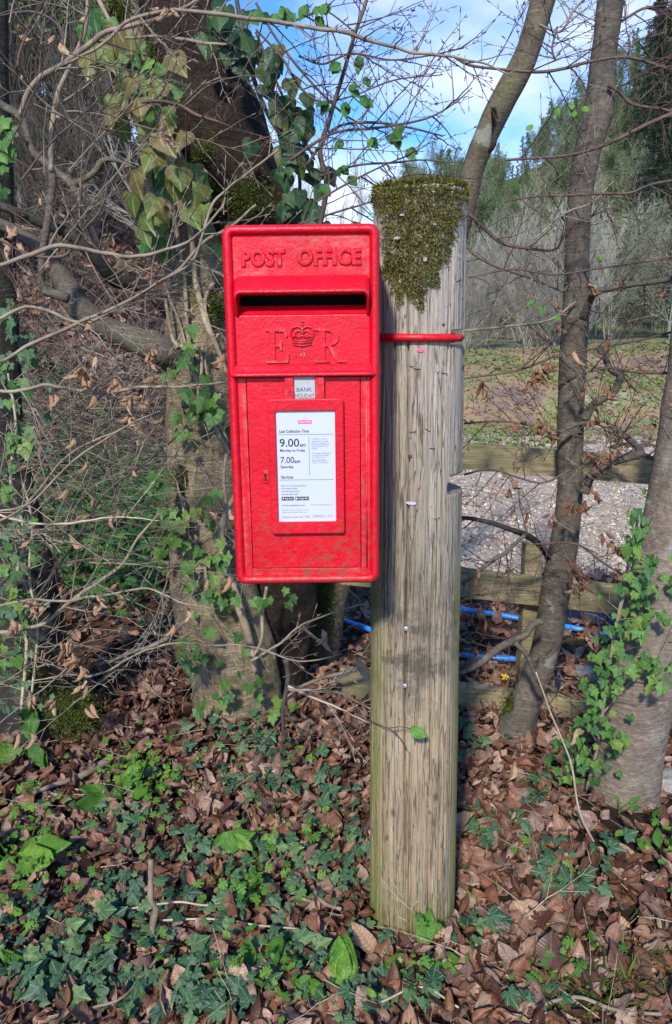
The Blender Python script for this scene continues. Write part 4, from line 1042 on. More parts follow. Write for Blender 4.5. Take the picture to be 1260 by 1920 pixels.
# ivy ---------------------------------------------------------------------
def wall_ivy(name, shapes, pts, mat, parent, size, rg, seed):
    it = []
    for px, py, Y_ in pts:
        nr = Vector((rg.uniform(-.6, .6), -1, rg.uniform(-.15, .75))); tp = Vector((rg.uniform(-.7, .7), 0, -1))
        it.append((P(px, py, Y_), frame(nr, tp), rg.uniform(*size)))
    return leaves(name, shapes, it, mat, parent, seed)
iv = empty('climbing_ivy', tuple(P(350, 900, 2.6)))
tag(iv, 'bronze and green ivy hanging down the large forked trunk left of the red box', 'ivy')
mb = MB()
for path in ([(175, -20, 9), (215, 60, 9), (240, 130, 10), (262, 210, 11), (290, 260, 12), (325, 310, 11), (345, 380, 10), (360, 450, 11), (365, 520, 11), (385, 600, 12), (410, 660, 10), (425, 700, 9)],
             [(250, 150, 7), (290, 260, 8), (320, 300, 8), (330, 420, 9), (345, 520, 8), (352, 620, 8), (365, 700, 8), (400, 790, 8), (430, 850, 8)],
             [(310, 560, 6), (325, 640, 7), (350, 650, 8), (372, 655, 8), (378, 690, 7), (372, 740, 6), (380, 800, 5)],
             [(402, 530, 7), (390, 545, 7), (384, 575, 7), (395, 620, 8), (410, 655, 8)],
             [(440, 930, 9), (425, 960, 13), (415, 1000, 14), (422, 1060, 16), (440, 1110, 17), (455, 1160, 16), (470, 1210, 15), (478, 1260, 11)],
             [(425, 850, 7), (420, 900, 6), (428, 980, 5)], [(500, 1100, 6), (492, 1150, 7), (490, 1200, 6), (470, 1240, 5)],
             [(350, 1000, 5), (380, 1040, 5), (390, 1100, 5), (410, 1170, 5), (440, 1210, 5)], [(330, 900, 4), (345, 960, 5), (355, 1010, 5), (362, 1100, 4)],
             [(410, 625, 4), (385, 670, 4), (395, 720, 3), (410, 700, 3)], [(305, 500, 4), (318, 560, 5), (335, 600, 4), (360, 690, 5), (380, 750, 5), (415, 800, 5), (428, 830, 5)]):
    ctr, rad = traced(path, 2.63, .012)
    mb.tube([c + Vector((0, .01 * noise.noise(c * 9), 0)) for c in ctr], [r * (1 + .25 * noise.noise(c * 30)) for c, r in zip(ctr, rad)], 8)
mb.build('stem', M['vine'], iv)
mb = MB(); r2 = random.Random(77)
for k in range(60):
    px, py = r2.uniform(310, 440), r2.uniform(430, 1330); p = P(px + (50 if py > 1150 else 0), py, 2.64)
    twig(mb, p, Vector((r2.uniform(-1, 1), r2.uniform(-.3, .1), r2.uniform(-1, 1))), r2.uniform(.08, .25), .0016, r2, 1, buds=False, n=4)
mb.build('rootlets', M['twig_pale'], iv)
big_pts = [(322, 118), (300, 165), (245, 78), (218, 65), (200, 196), (172, 118), (222, 145), (240, 182), (250, 165), (192, 118), (315, 215), (310, 238), (205, 215), (215, 235), (280, 250), (300, 265), (350, 320), (362, 325), (370, 360), (335, 330), (292, 385), (385, 400), (255, 335), (245, 375), (305, 310), (250, 400), (350, 410), (265, 445), (270, 425), (345, 262), (230, 205), (352, 385), (300, 405), (326, 345), (290, 300), (180, 100), (262, 200)]
wall_ivy('leaves', MAT_IVY, [(px, py - 14, 2.42 + .1 * rg.random()) for px, py in big_pts], M['ivy_bronze'], iv, (.058, .088), rg, 5)
pts = []
for k in range(55):
    t = rg.random(); py = 20 + 460 * t; pts.append((rg.gauss(215 + .35 * (py - 20) * 1.0, 34), py, rg.uniform(2.5, 2.65)))
wall_ivy('leaves', MAT_IVY[:3] + IVYH, pts, M['ivy_mid'], iv, (.04, .07), rg, 6)
pts = []
for cx, cy, sx, sy, n_ in ((400, 765, 22, 25, 16), (345, 800, 15, 60, 10), (310, 905, 22, 12, 12), (320, 980, 22, 20, 14), (395, 960, 25, 40, 16), (345, 1020, 20, 30, 12), (400, 1060, 18, 30, 12), (385, 1120, 14, 20, 8), (365, 690, 15, 60, 8), (440, 1110, 40, 15, 8), (365, 1225, 20, 50, 16), (420, 1270, 35, 50, 20), (455, 1350, 55, 40, 22), (500, 1120, 25, 12, 10), (330, 620, 20, 60, 8), (290, 470, 22, 30, 12)):
    for k in range(int(n_ * .6)): pts.append((rg.gauss(cx, sx), rg.gauss(cy, sy), rg.uniform(2.5, 2.62)))
pts = [p for p in pts if p[0] > 270]
wall_ivy('leaves', IVY, pts, M['ivy_mid'], iv, (.028, .055), rg, 8)
iv2 = empty('climbing_ivy', tuple(P(545, 300, 2.8)))
tag(iv2, 'dark green ivy on the sky side of the large trunk, just above the red box', 'ivy')
mb = MB()
for path in ([(440, -20, 8), (455, 60, 9), (470, 130, 9), (500, 210, 8), (530, 260, 8), (560, 320, 7), (560, 400, 6)], [(480, 60, 5), (500, 110, 5), (530, 180, 5), (560, 240, 4), (590, 300, 4)]):
    ctr, rad = traced(path, 2.8, .014); mb.tube(ctr, rad, 8)
mb.build('stem', M['twig_dark'], iv2)
pts = []
for cx, cy, sx, sy, n_ in ((400, 40, 12, 22, 6), (445, 60, 16, 40, 16), (470, 120, 14, 24, 10), (500, 120, 14, 25, 12), (520, 165, 18, 18, 14), (545, 220, 22, 16, 16), (570, 215, 14, 14, 8), (485, 270, 12, 6, 3), (545, 300, 18, 28, 18), (575, 320, 20, 22, 12), (550, 375, 20, 18, 12), (600, 330, 12, 16, 6), (590, 405, 22, 10, 8), (430, 15, 20, 12, 10)):
    for k in range(int(n_ * .55)): pts.append((rg.gauss(cx, sx * .8), rg.gauss(cy, sy), rg.uniform(2.6, 2.85)))
wall_ivy('leaves', MAT_IVY, pts, M['ivy_deep'], iv2, (.045, .08), rg, 10)

# moss pads on the big trunk
def moss_pad(name, clusters, parent, mat, seed):
    r_ = random.Random(seed); it = []
    for px, py, sx, sy, Y_, n_ in clusters:
        for k in range(n_):
            a, b_ = r_.gauss(0, .5), r_.gauss(0, .5); bulge = .035 * max(0, 1 - (a * a + b_ * b_))
            p = P(px + a * sx, py + b_ * sy, Y_ - bulge); it.append((p, frame(rdir(r_), Vector((r_.uniform(-1, 1), -1, r_.uniform(-.6, .9)))), r_.uniform(.008, .016)))
    return leaves(name, BLADE, it, mat, parent, seed)
moss_pad('moss', [(405, 575, 18, 40, 2.66, 1200), (340, 900, 22, 40, 2.70, 500), (310, 985, 25, 30, 2.62, 500), (330, 490, 20, 40, 2.72, 400), (345, 990, 22, 22, 2.7, 300), (465, 370, 60, 40, 2.78, 1500), (380, 285, 26, 30, 2.76, 500), (285, 110, 16, 60, 2.80, 400), (215, 20, 32, 40, 2.82, 900), (400, 1180, 30, 40, 2.72, 200)], big, M['moss_green'], 31)
#@@REST
# ------------------------------------------------------------------ OTHER TREES
# left edge
lt = empty('tree', tuple(P(95, 1390, 2.6))); tag(lt, 'dark ivy-wound tree trunk at the left edge with a mossy foot', 'tree')
pth = [(118, 1420, 220), (92, 1370, 165), (72, 1250, 135), (42, 1100, 122), (20, 950, 100), (8, 850, 80), (3, 700, 68), (-2, 500, 62), (-12, 200, 60), (-20, -60, 60)]
_, cT, rT = trunk_mesh('trunk', pth, 2.75, M['bark_black'], lt, 40, .02, .07, 6, ridges=.04)
moss_pad('moss', [(130, 1335, 55, 50, 2.58, 2600), (60, 1270, 40, 30, 2.62, 500)], lt, M['moss_green'], 32)
iv3 = empty('climbing_ivy', tuple(P(40, 1200, 2.55))); tag(iv3, 'small-leaved ivy and dry pale stems winding up the dark trunk at the left edge', 'ivy')
mb = MB()
for path in ([(40, 1330, 6), (50, 1200, 7), (30, 1100, 7), (45, 1000, 6), (20, 900, 6), (30, 800, 5), (15, 700, 4)], [(60, 1300, 5), (70, 1180, 5), (55, 1080, 5), (60, 980, 5), (42, 900, 4)]):
    ctr, rad = traced(path, 2.5, .012); mb.tube(ctr, rad, 7); side_twigs(mb, ctr, rad, rg, 40, .16, 1, .05, buds=False, n=4, r=.002)
mb.build('stem', M['twig_pale'], iv3)
pts = [(abs(rg.gauss(30, 28)), rg.uniform(560, 1330), rg.uniform(2.42, 2.56)) for k in range(120)]
wall_ivy('leaves', IVY, pts, M['ivy_dark'], iv3, (.022, .045), rg, 11)
pts = [(abs(rg.gauss(10, 10)), rg.gauss(270, 40), 2.4) for k in range(12)] + [(abs(rg.gauss(25, 20)), rg.uniform(700, 1250), 2.44) for k in range(30)]
wall_ivy('leaves', IVY, pts, M['ivy_mid'], iv3, (.03, .055), rg, 12)

# slanted tree, foot behind the box, crossing behind the post
sl = empty('beech_tree', tuple(P(590, 1265, 3.35))); tag(sl, 'slender beech leaning up to the right behind the mossy top of the post', 'tree')
pth = [(588, 1275, 95), (596, 1215, 78), (630, 1080, 62), (700, 860, 56), (790, 620, 52), (845, 470, 48), (872, 380, 42), (893, 300, 43), (935, 205, 47), (975, 130, 46), (995, 80, 45), (1018, 0, 47), (1040, -80, 46)]
kn = [(P(926, 210, 3.2), .035, .25), (P(905, 275, 3.2), .03, .3), (P(1005, 62, 3.2), .025, .22), (P(878, 395, 3.2), .04, .25)]
_, cS, rS = trunk_mesh('trunk', pth, [3.35, 3.35, 3.3] + [3.25] * 10, M['bark_olive'], sl, 30, .014, .04, 8, knots=kn)
limb('branch', [(918, 285, 6), (925, 270, 12), (928, 235, 13), (926, 208, 12), (924, 199, 7)], [3.2, 3.17, 3.13, 3.08, 3.05], M['bark_olive'], sl, 12)
moss_pad('moss', [(602, 1130, 26, 70, 3.22, 1900), (575, 1230, 30, 30, 3.27, 400)], sl, M['moss_green'], 33)
# middle right tree
mt_ = empty('beech_tree', tuple(P(975, 1365, 2.78))); tag(mt_, 'grey beech sapling with crooked side branches growing up against the rail fence, mossy foot', 'tree')
pth = [(968, 1392, 92), (973, 1350, 68), (991, 1300, 56), (1013, 1250, 54), (1027, 1200, 53), (1043, 1100, 53), (1061, 1000, 49), (1069, 900, 46), (1069, 800, 51), (1073, 700, 50), (1078, 600, 50), (1081, 500, 47), (1085, 400, 46), (1098, 300, 50), (1123, 200, 53), (1133, 100, 46), (1145, 0, 50), (1152, -80, 48)]
kn = [(P(1085, 612, 2.6), .045, .3), (P(1085, 272, 2.6), .03, .25), (P(1118, 213, 2.6), .03, .2), (P(1083, 940, 2.6), .03, .15), (P(1035, 1040, 2.6), .03, .15)]
_, cM_, rM_ = trunk_mesh('trunk', pth, 2.66, M['bark_grey'], mt_, 34, .013, .045, 12, knots=kn)
moss_pad('moss', [(962, 1330, 22, 34, 2.66, 1100)], mt_, M['moss_green'], 34)
def mbr(path, Y, n=12, mat='bark_grey', par=None, rough=.10): return limb('branch', path, Y, M[mat], par or mt_, n, rough, .010)
RB = []
RB.append(mbr([(1080, 620, 17), (1095, 590, 15), (1108, 560, 14), (1118, 548, 15), (1150, 540, 11), (1190, 533, 11), (1230, 528, 11), (1290, 515, 10)], [2.7, 2.6, 2.55, 2.5, 2.5, 2.5, 2.5, 2.5]))
RB.append(mbr([(1095, 788, 18), (1110, 762, 15), (1130, 748, 14), (1150, 738, 13), (1160, 720, 12), (1164, 702, 14), (1150, 698, 11), (1138, 680, 11), (1134, 662, 10), (1124, 660, 9), (1122, 648, 8)], 2.58))
RB.append(mbr([(1095, 925, 20), (1105, 898, 18), (1125, 880, 17), (1150, 866, 16), (1180, 856, 17), (1200, 850, 18), (1195, 838, 13), (1175, 820, 12), (1155, 805, 11), (1140, 797, 9), (1110, 793, 7), (1085, 795, 7), (1050, 810, 6), (1035, 815, 4)], 2.56))
RB.append(mbr([(1202, 850, 10), (1225, 860, 8), (1245, 865, 7), (1300, 870, 6)], 2.55))
RB.append(mbr([(1148, 840, 10), (1160, 832, 9), (1165, 818, 9), (1158, 812, 6)], 2.53))
RB.append(mbr([(1036, 1060, 13), (1022, 1035, 12), (1005, 1015, 12), (985, 1003, 11), (955, 992, 10), (920, 980, 10), (880, 972, 9), (850, 970, 8)], [2.72, 2.6, 2.5, 2.45, 2.4, 2.4, 2.4, 2.4], 10, 'bark_black'))
RB.append(mbr([(985, 1003, 8), (970, 1015, 7), (950, 1035, 8), (925, 1050, 9), (905, 1065, 8), (885, 1082, 8), (866, 1095, 7)], 2.42, 10))
RB.append(mbr([(1018, 1165, 12), (1000, 1170, 12), (985, 1190, 12), (965, 1200, 12), (935, 1215, 13), (905, 1240, 13), (880, 1255, 11), (860, 1262, 10)], 2.45, 10))
RB.append(mbr([(965, 1205, 9), (985, 1225, 9), (1000, 1255, 9), (1010, 1278, 9), (1035, 1292, 8), (1060, 1302, 6), (1085, 1312, 4)], 2.42, 10))
rb = MB(); rb2 = MB(); dlv = []
fl = Vector((0, 1, .35)).normalized()
for ob_, ctr, rad in RB: side_twigs(rb, ctr, rad, rg, 12, .24, 1, .1, leafs=(dlv, .12), n=4, r=.0022)
TR = [
 ([(880, 402, 8), (905, 425, 7), (940, 455, 7), (985, 465, 6), (1040, 468, 5), (1060, 440, 5), (1110, 405, 4), (1160, 385, 3)], 2.9),
 ([(1085, 560, 3), (990, 520, 4), (930, 500, 4), (890, 478, 4), (872, 460, 3)], 2.7),
 ([(870, 620, 4), (950, 612, 5), (1030, 600, 5), (1080, 565, 4)], 2.6),
 ([(850, 105, 5), (880, 122, 5), (940, 130, 5), (1010, 135, 6), (1060, 128, 6), (1110, 115, 6), (1180, 108, 6), (1270, 135, 7)], 2.4),
 ([(950, 300, 5), (1010, 296, 5), (1060, 292, 6), (1110, 280, 7), (1160, 260, 8), (1210, 235, 8), (1280, 205, 9)], 2.4),
 ([(1140, 160, 8), (1160, 170, 8), (1185, 195, 7), (1240, 205, 6), (1290, 215, 6)], 2.6),
 ([(960, 375, 4), (1010, 368, 4), (1070, 366, 5), (1130, 363, 5), (1180, 362, 5), (1225, 345, 5), (1290, 335, 5)], 2.4),
 ([(1000, 450, 3), (1060, 400, 4), (1110, 380, 3), (1150, 340, 3)], 2.4),
 ([(880, 520, 3), (960, 505, 4), (1040, 515, 4), (1110, 505, 4), (1180, 495, 4), (1270, 480, 5)], 2.4),
 ([(1090, 700, 3), (1140, 690, 4), (1190, 698, 5), (1270, 700, 5)], 2.4),
 ([(1040, 670, 4), (1120, 652, 4), (1190, 640, 4), (1270, 620, 5)], 2.5),
 ([(1095, 820, 3), (1010, 800, 4), (940, 790, 4), (870, 794, 4)], 2.45),
 ([(870, 710, 3), (940, 700, 4), (985, 690, 4), (1060, 660, 4)], 2.5),
 ([(1070, 880, 4), (1020, 905, 4), (970, 895, 4), (920, 880, 4), (870, 890, 4)], 2.35),
 ([(870, 1120, 3), (930, 1108, 3), (1000, 1100, 3), (1060, 1090, 3), (1130, 1120, 3)], 2.4),
 ([(1000, 1020, 3), (1080, 1020, 4), (1130, 1055, 4), (1180, 1085, 3)], 2.4),
 ([(1010, 45, 3), (1050, 60, 4), (1075, 20, 5), (1095, 0, 5)], 2.5), ([(1165, 40, 5), (1210, 15, 5), (1250, 20, 5), (1280, 5, 5)], 2.5),
 ([(1040, 110, 4), (1035, 90, 4), (1045, 50, 4)], 2.5), ([(1175, 110, 4), (1190, 80, 4), (1250, 60, 3)], 2.6),
]
for path, Y_ in TR:
    ctr, rad = traced(path, Y_, .012); t_ = rb if rg.random() < .7 else rb2; t_.tube(ctr, rad, 7)
    side_twigs(t_, ctr, rad, rg, max(8, int(len(ctr) / 3.6)), .30, 1, .03, leafs=(dlv, .10), n=4, r=.0022, seg=.032)
for k in range(26):
    px, py = rg.uniform(880, 1270), rg.uniform(560, 1260); p = P(px, py, rg.uniform(2.3, 2.6))
    twig(rb2, p, Vector((rg.uniform(-1, 1), 0, rg.uniform(-.5, .5))), rg.uniform(.15, .35), .0016, rg, 1, leafs=(dlv, .1), n=4)
rb.build('twigs', M['twig_red'], mt_); rb2.build('twigs', M['twig_tan'], mt_)
it = []
for p, d in dlv[:45]: hang_leaf(it, p, rg, (.03, .055))
for px, py, n_ in ((905, 720, 4), (995, 715, 5), (1020, 700, 4), (1015, 690, 3), (1035, 680, 3), (1010, 795, 5), (1025, 800, 4), (970, 800, 4), (1035, 815, 4), (1110, 790, 4), (1140, 722, 3), (1145, 730, 3), (1095, 850, 4), (1120, 860, 5), (1140, 850, 4), (1155, 840, 4), (1075, 945, 5), (1100, 945, 5), (1115, 920, 3), (1150, 1020, 5), (1165, 1030, 4), (1130, 1005, 3), (1085, 1070, 6), (1095, 1090, 5), (1070, 1060, 3), (1030, 970, 3), (1110, 535, 3), (1048, 570, 3), (930, 1130, 3), (1100, 1180, 3), (1115, 1195, 3), (1080, 1100, 3), (1145, 635, 2), (1255, 545, 2)):
    for j in range(n_): hang_leaf(it, P(px + rg.uniform(-7, 7), py + rg.uniform(-10, 6), 2.45), rg, (.035, .06))
leaves('dead_leaves', CRISP, it, mat_leaf('hanging_dead_leaf', [(.20, .085, .045), (.34, .17, .10), (.42, .26, .17)], (.1, .05, .03), kind='feather', rough=.6, transl=.3, veinamt=.5), mt_, 13)
it = [(P(px, py, 2.45), frame((.2, -1, .3), Vector((rg.uniform(-1, 1), 0, -.6))), .030) for px, py in ((1130, 483), (1125, 478), (1000, 565), (1010, 572), (1052, 592), (1000, 235), (1040, 200), (1070, 190), (1090, 200), (1080, 205))]
leaves('opening_leaves', FLAT, it, M['fresh'], mt_, 14)
it = [(P(px, py, 2.4), frame((.4, -1, .2), (.1, 0, -1)), s_) for px, py, s_ in ((1078, 655, .06), (1085, 668, .055), (1250, 852, .05))]
leaves('pale_leaves', CRISP, it, M['pale_leaf'], mt_, 15)
# right tree with ivy
rt = empty('beech_tree', tuple(P(1172, 1530, 2.25))); tag(rt, 'thick pinkish-grey beech trunk at the right edge with ivy climbing its left side', 'tree')
pth = [(1172, 1590, 175), (1172, 1540, 138), (1168, 1480, 126), (1188, 1350, 130), (1216, 1200, 126), (1238, 1100, 116), (1258, 1000, 110), (1278, 900, 112), (1295, 800, 114), (1308, 700, 110), (1330, 500, 105), (1350, 300, 100)]
trunk_mesh('trunk', pth, 2.28, M['bark_pink'], rt, 48, .014, .035, 21, ridges=.02)
iv4 = empty('climbing_ivy', tuple(P(1160, 1300, 2.2))); tag(iv4, 'bright green star-leaved ivy climbing the trunk at the right edge', 'ivy')
mb = MB()
for path in ([(1100, 1480, 6), (1120, 1400, 6), (1135, 1300, 6), (1150, 1200, 6), (1170, 1100, 5), (1185, 1020, 5), (1200, 960, 4)], [(1120, 1350, 4), (1180, 1280, 4), (1230, 1240, 4), (1260, 1180, 4)], [(1150, 1200, 4), (1180, 1080, 4), (1215, 980, 3)]):
    ctr, rad = traced(path, 2.16, .012); mb.tube(ctr, rad, 7); side_twigs(mb, ctr, rad, rg, 14, .12, 1, .05, buds=False, n=4, r=.0018)
mb.build('stem', M['twig_tan'], iv4)
pts = []
for cx, cy, sx, sy, n_ in ((1195, 950, 14, 18, 8), (1175, 970, 12, 8, 3), (1215, 990, 16, 14, 8), (1180, 1030, 16, 22, 14), (1190, 1100, 22, 26, 26), (1200, 1150, 26, 22, 16), (1170, 1180, 22, 26, 20), (1150, 1240, 24, 26, 22), (1200, 1250, 28, 22, 14), (1240, 1265, 16, 14, 10), (1130, 1290, 22, 22, 22), (1120, 1340, 22, 24, 24), (1150, 1380, 24, 24, 16), (1095, 1395, 22, 22, 16), (1110, 1430, 20, 18, 12), (1230, 1050, 14, 20, 5), (1240, 1130, 14, 30, 6), (1075, 1450, 22, 16, 10)):
    for k in range(int(n_ * .95)): pts.append((rg.gauss(cx, sx), rg.gauss(cy, sy * 1.1), rg.uniform(2.04, 2.18)))
wall_ivy('leaves', IVY, pts, M['ivy_mid'], iv4, (.014, .038), rg, 16)

# ------------------------------------------------------------------ FENCE
q = NM('fence_wood'); v = q.coord('Object'); gr = q.noise(q.coord('Object', (.08, .08, 1)), 120, 5, .6); b_ = q.noise(v, 6, 5, .6)
c = q.ramp(gr, [(0.3, (0.11, 0.085, 0.045)), (0.55, (0.25, 0.20, 0.11)), (0.8, (0.38, 0.32, 0.20))])
c = q.mix(q.ramp(b_, [(.42, 0), (.62, .7)]), c, (0.15, 0.14, 0.06)); c = q.mix(q.ramp(q.noise(v, 22, 4, .7), [(.62, 0), (.68, .7)]), c, (.08, .06, .03))
M['fence'] = q.set(c, .85, gr, .6, .004)
fe = empty('rail_fence', (.9, 2.95, 0)); tag(fe, 'low greenish wooden fence of three rails running behind the post and the grey beech', 'fence')
def rail(pa, pb_, Ya, Yb, hpx, thick=.035, name='rail'):
    a, b = P(pa[0], pa[1], Ya), P(pb_[0], pb_[1], Yb); h = PW(hpx, pa[0], pa[1], Ya) / 2
    d = (b - a); L = d.length; x = d.normalized(); y = Vector((0, 0, 1)).cross(x).normalized(); z = x.cross(y); mb = MB(); rws = []
    prof_ = [(-1, -1), (-1, -.92), (-1, .92), (-.85, 1), (.85, 1), (1, .92), (1, -.92), (.9, -1), (-.9, -1), (-1, -1)]
    for i in range(61):
        c0 = a + d * i / 60; o = y * .004 * noise.noise(c0 * 3) + z * .004 * noise.noise(c0 * 2.3 + Vector((3, 0, 0)))
        rws.append([c0 + o + y * (u * thick / 2) + z * (w_ * h + .0015 * noise.noise(c0 * 25 + Vector((u, w_, 0)))) for u, w_ in prof_])
    mb.grid(rws); n = len(rws[0]); mb.f.append(tuple(range(n - 1))); k = len(mb.v) - n; mb.f.append(tuple(range(k, k + n - 1))[::-1])
    mb.build(name, M['fence'], fe, smooth=False)
rail((640, 836), (1420, 897), 2.93, 2.72, 48); rail((640, 1068), (1400, 1150), 2.93, 2.72, 52); rail((636, 1276), (1400, 1383), 2.925, 2.72, 58)
for px, top, bot, wd, Y_ in ((1003, 1022, 1330, 34, 2.87), (1330, 800, 1420, 60, 2.75)):
    a = P(px, top, Y_); z0 = -.1; w2 = PW(wd, px, top, Y_) / 2; mb = MB(); rws = []
    for i in range(31):
        z = z0 + (a.z - z0) * i / 30
        rws.append([Vector((a.x + u * w2 + .002 * noise.noise(Vector((u, v_, z * 9))), a.y + .035 + v_ * w2, z)) for u, v_ in ((-1, -.9), (-.9, -1), (.9, -1), (1, -.9), (1, .9), (.9, 1), (-.9, 1), (-1, .9), (-1, -.9))])
    mb.grid(rws); k = len(mb.v) - 9; mb.f.append(tuple(range(k, k + 8))); mb.build('fence_post', M['fence'], fe, smooth=False)
# pipes
q = NM('blue_pipe'); v = q.coord('Object'); M['blue'] = q.set(q.mix(q.ramp(q.noise(v, 14, 5, .6), [(.5, 0), (.7, .4)]), (0.03, 0.23, 0.66), (0.12, 0.28, 0.45)), .35)
def pipe(path, r, mat, label, cat, name='water_pipe', group=None):
    pts = [(PZ(px, py, .03 + dz)) for px, py, dz in path]
    pts = [Vector((p.x, p.y, hgt(p.x, p.y) + .02 + path[i][2])) for i, p in enumerate(pts)]
    c = [Vector(tuple(t)) for t in cat_rom([tuple(p) for p in pts], .03)]
    mb = MB(); mb.tube([p + Vector((0, 0, .008 * noise.noise(p * 2))) for p in c], r, 14); return tag(mb.build(name, mat), label, cat, group)
pipe([(575, 1128, .0), (632, 1156, .01), (690, 1176, .02), (780, 1215, 0), (865, 1222, 0), (930, 1226, .01), (992, 1232, .0), (1040, 1242, 0)], .0135, M['blue'], 'bright blue plastic pipe lying on the ground, the lower one nearest the fence', 'pipe')
pipe([(700, 1080, 0), (800, 1118, .0), (868, 1140, .01), (940, 1152, .01), (1000, 1163, 0), (1070, 1176, .01), (1145, 1188, 0), (1240, 1200, 0)], .0145, M['blue'], 'long bright blue plastic pipe lying beyond the fence, middle one of the three', 'pipe')
pipe([(800, 1102, 0), (868, 1114, .01), (876, 1118, .01)], .0135, M['blue'], 'short end of blue pipe showing just right of the post, farthest of the three', 'pipe')
pipe([(1040, 1300, 0), (1048, 1262, .03), (1042, 1232, .0)], .012, plain('black_plastic', (.012, .013, .02), .35), 'short black plastic pipe on the ground beside the grey beech', 'pipe', 'drain_pipe')
# black plastic sheet bundle
mb = MB(); c0 = PZ(1105, 1172, 0); rws = []
for i in range(14):
    row = []
    for j in range(34):
        u, v_ = i / 13, j / 33; x = c0.x - .26 + .62 * v_; y = c0.y - .02 + .28 * u
        z = hgt(x, y) + .01 + .085 * math.sin(PI * u) ** .6 * (math.sin(PI * v_) ** .5) * (1 + .5 * noise.noise(Vector((x * 9, y * 20, 0)))) + .015 * noise.noise(Vector((x * 30, y * 60, 2)))
        row.append(Vector((x, y, z)))
    rws.append(row)
mb.grid(rws); tag(mb.build('plastic_sheet', plain('black_sheet', (.012, .014, .03), .3)), 'crumpled black plastic sheet on the ground beyond the fence', 'plastic sheet')
# stones
def stone(px, py, w_, h_, label, seed, col=(.42, .38, .33)):
    c0 = PZ(px, py, .03); sx = PW(w_, px, py, c0.y) / 2; mb = MB(); rws = []
    for i in range(13):
        th = PI * i / 12; row = []
        for j in range(25):
            ph = 2 * PI * j / 24; d = Vector((math.sin(th) * math.cos(ph), math.sin(th) * math.sin(ph), math.cos(th)))
            f = 1 + .28 * noise.noise(d * 1.6 + Vector((seed, 0, 0))) + .1 * noise.noise(d * 6)
            d = Vector((max(-.8, min(.8, d.x)), d.y, max(-.7, min(.7, d.z))))
            row.append(c0 + Vector((d.x * sx * f, d.y * sx * .7 * f, d.z * sx * h_ / w_ * f)))
        rws.append(row)
    mb.grid(rws); tag(mb.build('stone', mat_bark('stone_' + str(seed), tuple(x * .7 for x in col), col, .05, (1, 1, 1), .1, rings=False)), label, 'stone')
stone(1250, 1468, 80, 48, 'pale block of stone beside the foot of the right-hand trunk', 3)
stone(1090, 1262, 60, 30, 'light grey stone lying beyond the lowest fence rail', 5, (.36, .33, .29))
stone(1120, 1276, 46, 24, 'smaller brownish stone beside the light grey one beyond the fence', 8, (.28, .24, .20))
# dandelions
M['yellow'] = plain('yellow_petal', (.85, .62, .01), .6)
for px, py, lab in ((946, 1270, 'yellow flower head beyond the lowest rail, left of the pair'), (972, 1261, 'yellow flower head close to the grey beech, right of the pair')):
    c0 = P(px, py, 3.05); t = empty('dandelion', (c0.x, c0.y, hgt(c0.x, c0.y))); tag(t, lab, 'flower')
    mb = MB(); mb.tube([Vector((c0.x, c0.y, 0)), c0], .002, 6); mb.build('stem', M['herb'], t)
    it = [(c0, frame(rdir(rg), Vector((rg.uniform(-1, 1), -rg.uniform(.2, 1), rg.uniform(-.2, 1)))), rg.uniform(.012, .02)) for k in range(60)]
    leaves('petals', BLADE, it, M['yellow'], t, 3)
#@@GC
# ------------------------------------------------------------------ GROUND COVER
rg = random.Random(99); it = []; it2 = []
def on(x, y, dz=0): return Vector((x, y, hgt(x, y) + dz))
BX0, BX1 = pxb - .13, pxb + .13
def litter(n, y0, y1, smin, smax, dzmax, pw=1.0):
    k = 0
    while k < n:
        y = y0 + (y1 - y0) * rg.random() ** pw; x = rg.uniform(-.5 * y - .35, .5 * y + .35); k += 1
        if (x - pxb) ** 2 + (y - PYC) ** 2 < .118 ** 2: continue
        if y > 4.6 and x > .3: continue
        q1 = proj((x, y, 0))
        if q1[0] > 1080 and 1465 < q1[1] < 1640 and rg.random() < .8: continue   # bare soil by the right trunk
        nr = Vector((rg.gauss(0, .55), rg.gauss(-.1, .55), 1)); a = rg.uniform(0, 2 * PI)
        it.append((on(x, y, rg.uniform(0, dzmax)), frame(nr, (math.cos(a), math.sin(a), rg.uniform(-.3, .5))), rg.uniform(smin, smax)))
litter(12000, .95, 3.2, .034, .086, .040)
its2 = it; it = []; litter(7000, .95, 3.4, .012, .030, .045)
tag(leaves('leaf_fragments', HERB + FLAT + BLADE[:1], it, mat_leaf('leaf_fragment', [(.05, .028, .018), (.15, .08, .05), (.36, .22, .14), (.10, .05, .03), (.5, .38, .26)], None, kind='feather'), None, 39), 'small broken pieces of dead leaf scattered between the fallen leaves', 'leaf litter', kind='stuff'); it = its2
tag(leaves('leaf_litter', NEAR, it, M['dead_leaf'], None, 40), 'near brown fallen beech leaves covering the floor around the post', 'leaf litter', kind='stuff'); it = []
litter(4200, 3.2, 6.0, .05, .09, .03)
litter(2800, 6.0, 11.0, .07, .13, .03)
tag(leaves('leaf_litter', BEECH, it, M['dead_leaf'], None, 41), 'brown fallen beech leaves covering the woodland floor beyond the big trunk and fence', 'leaf litter', kind='stuff')
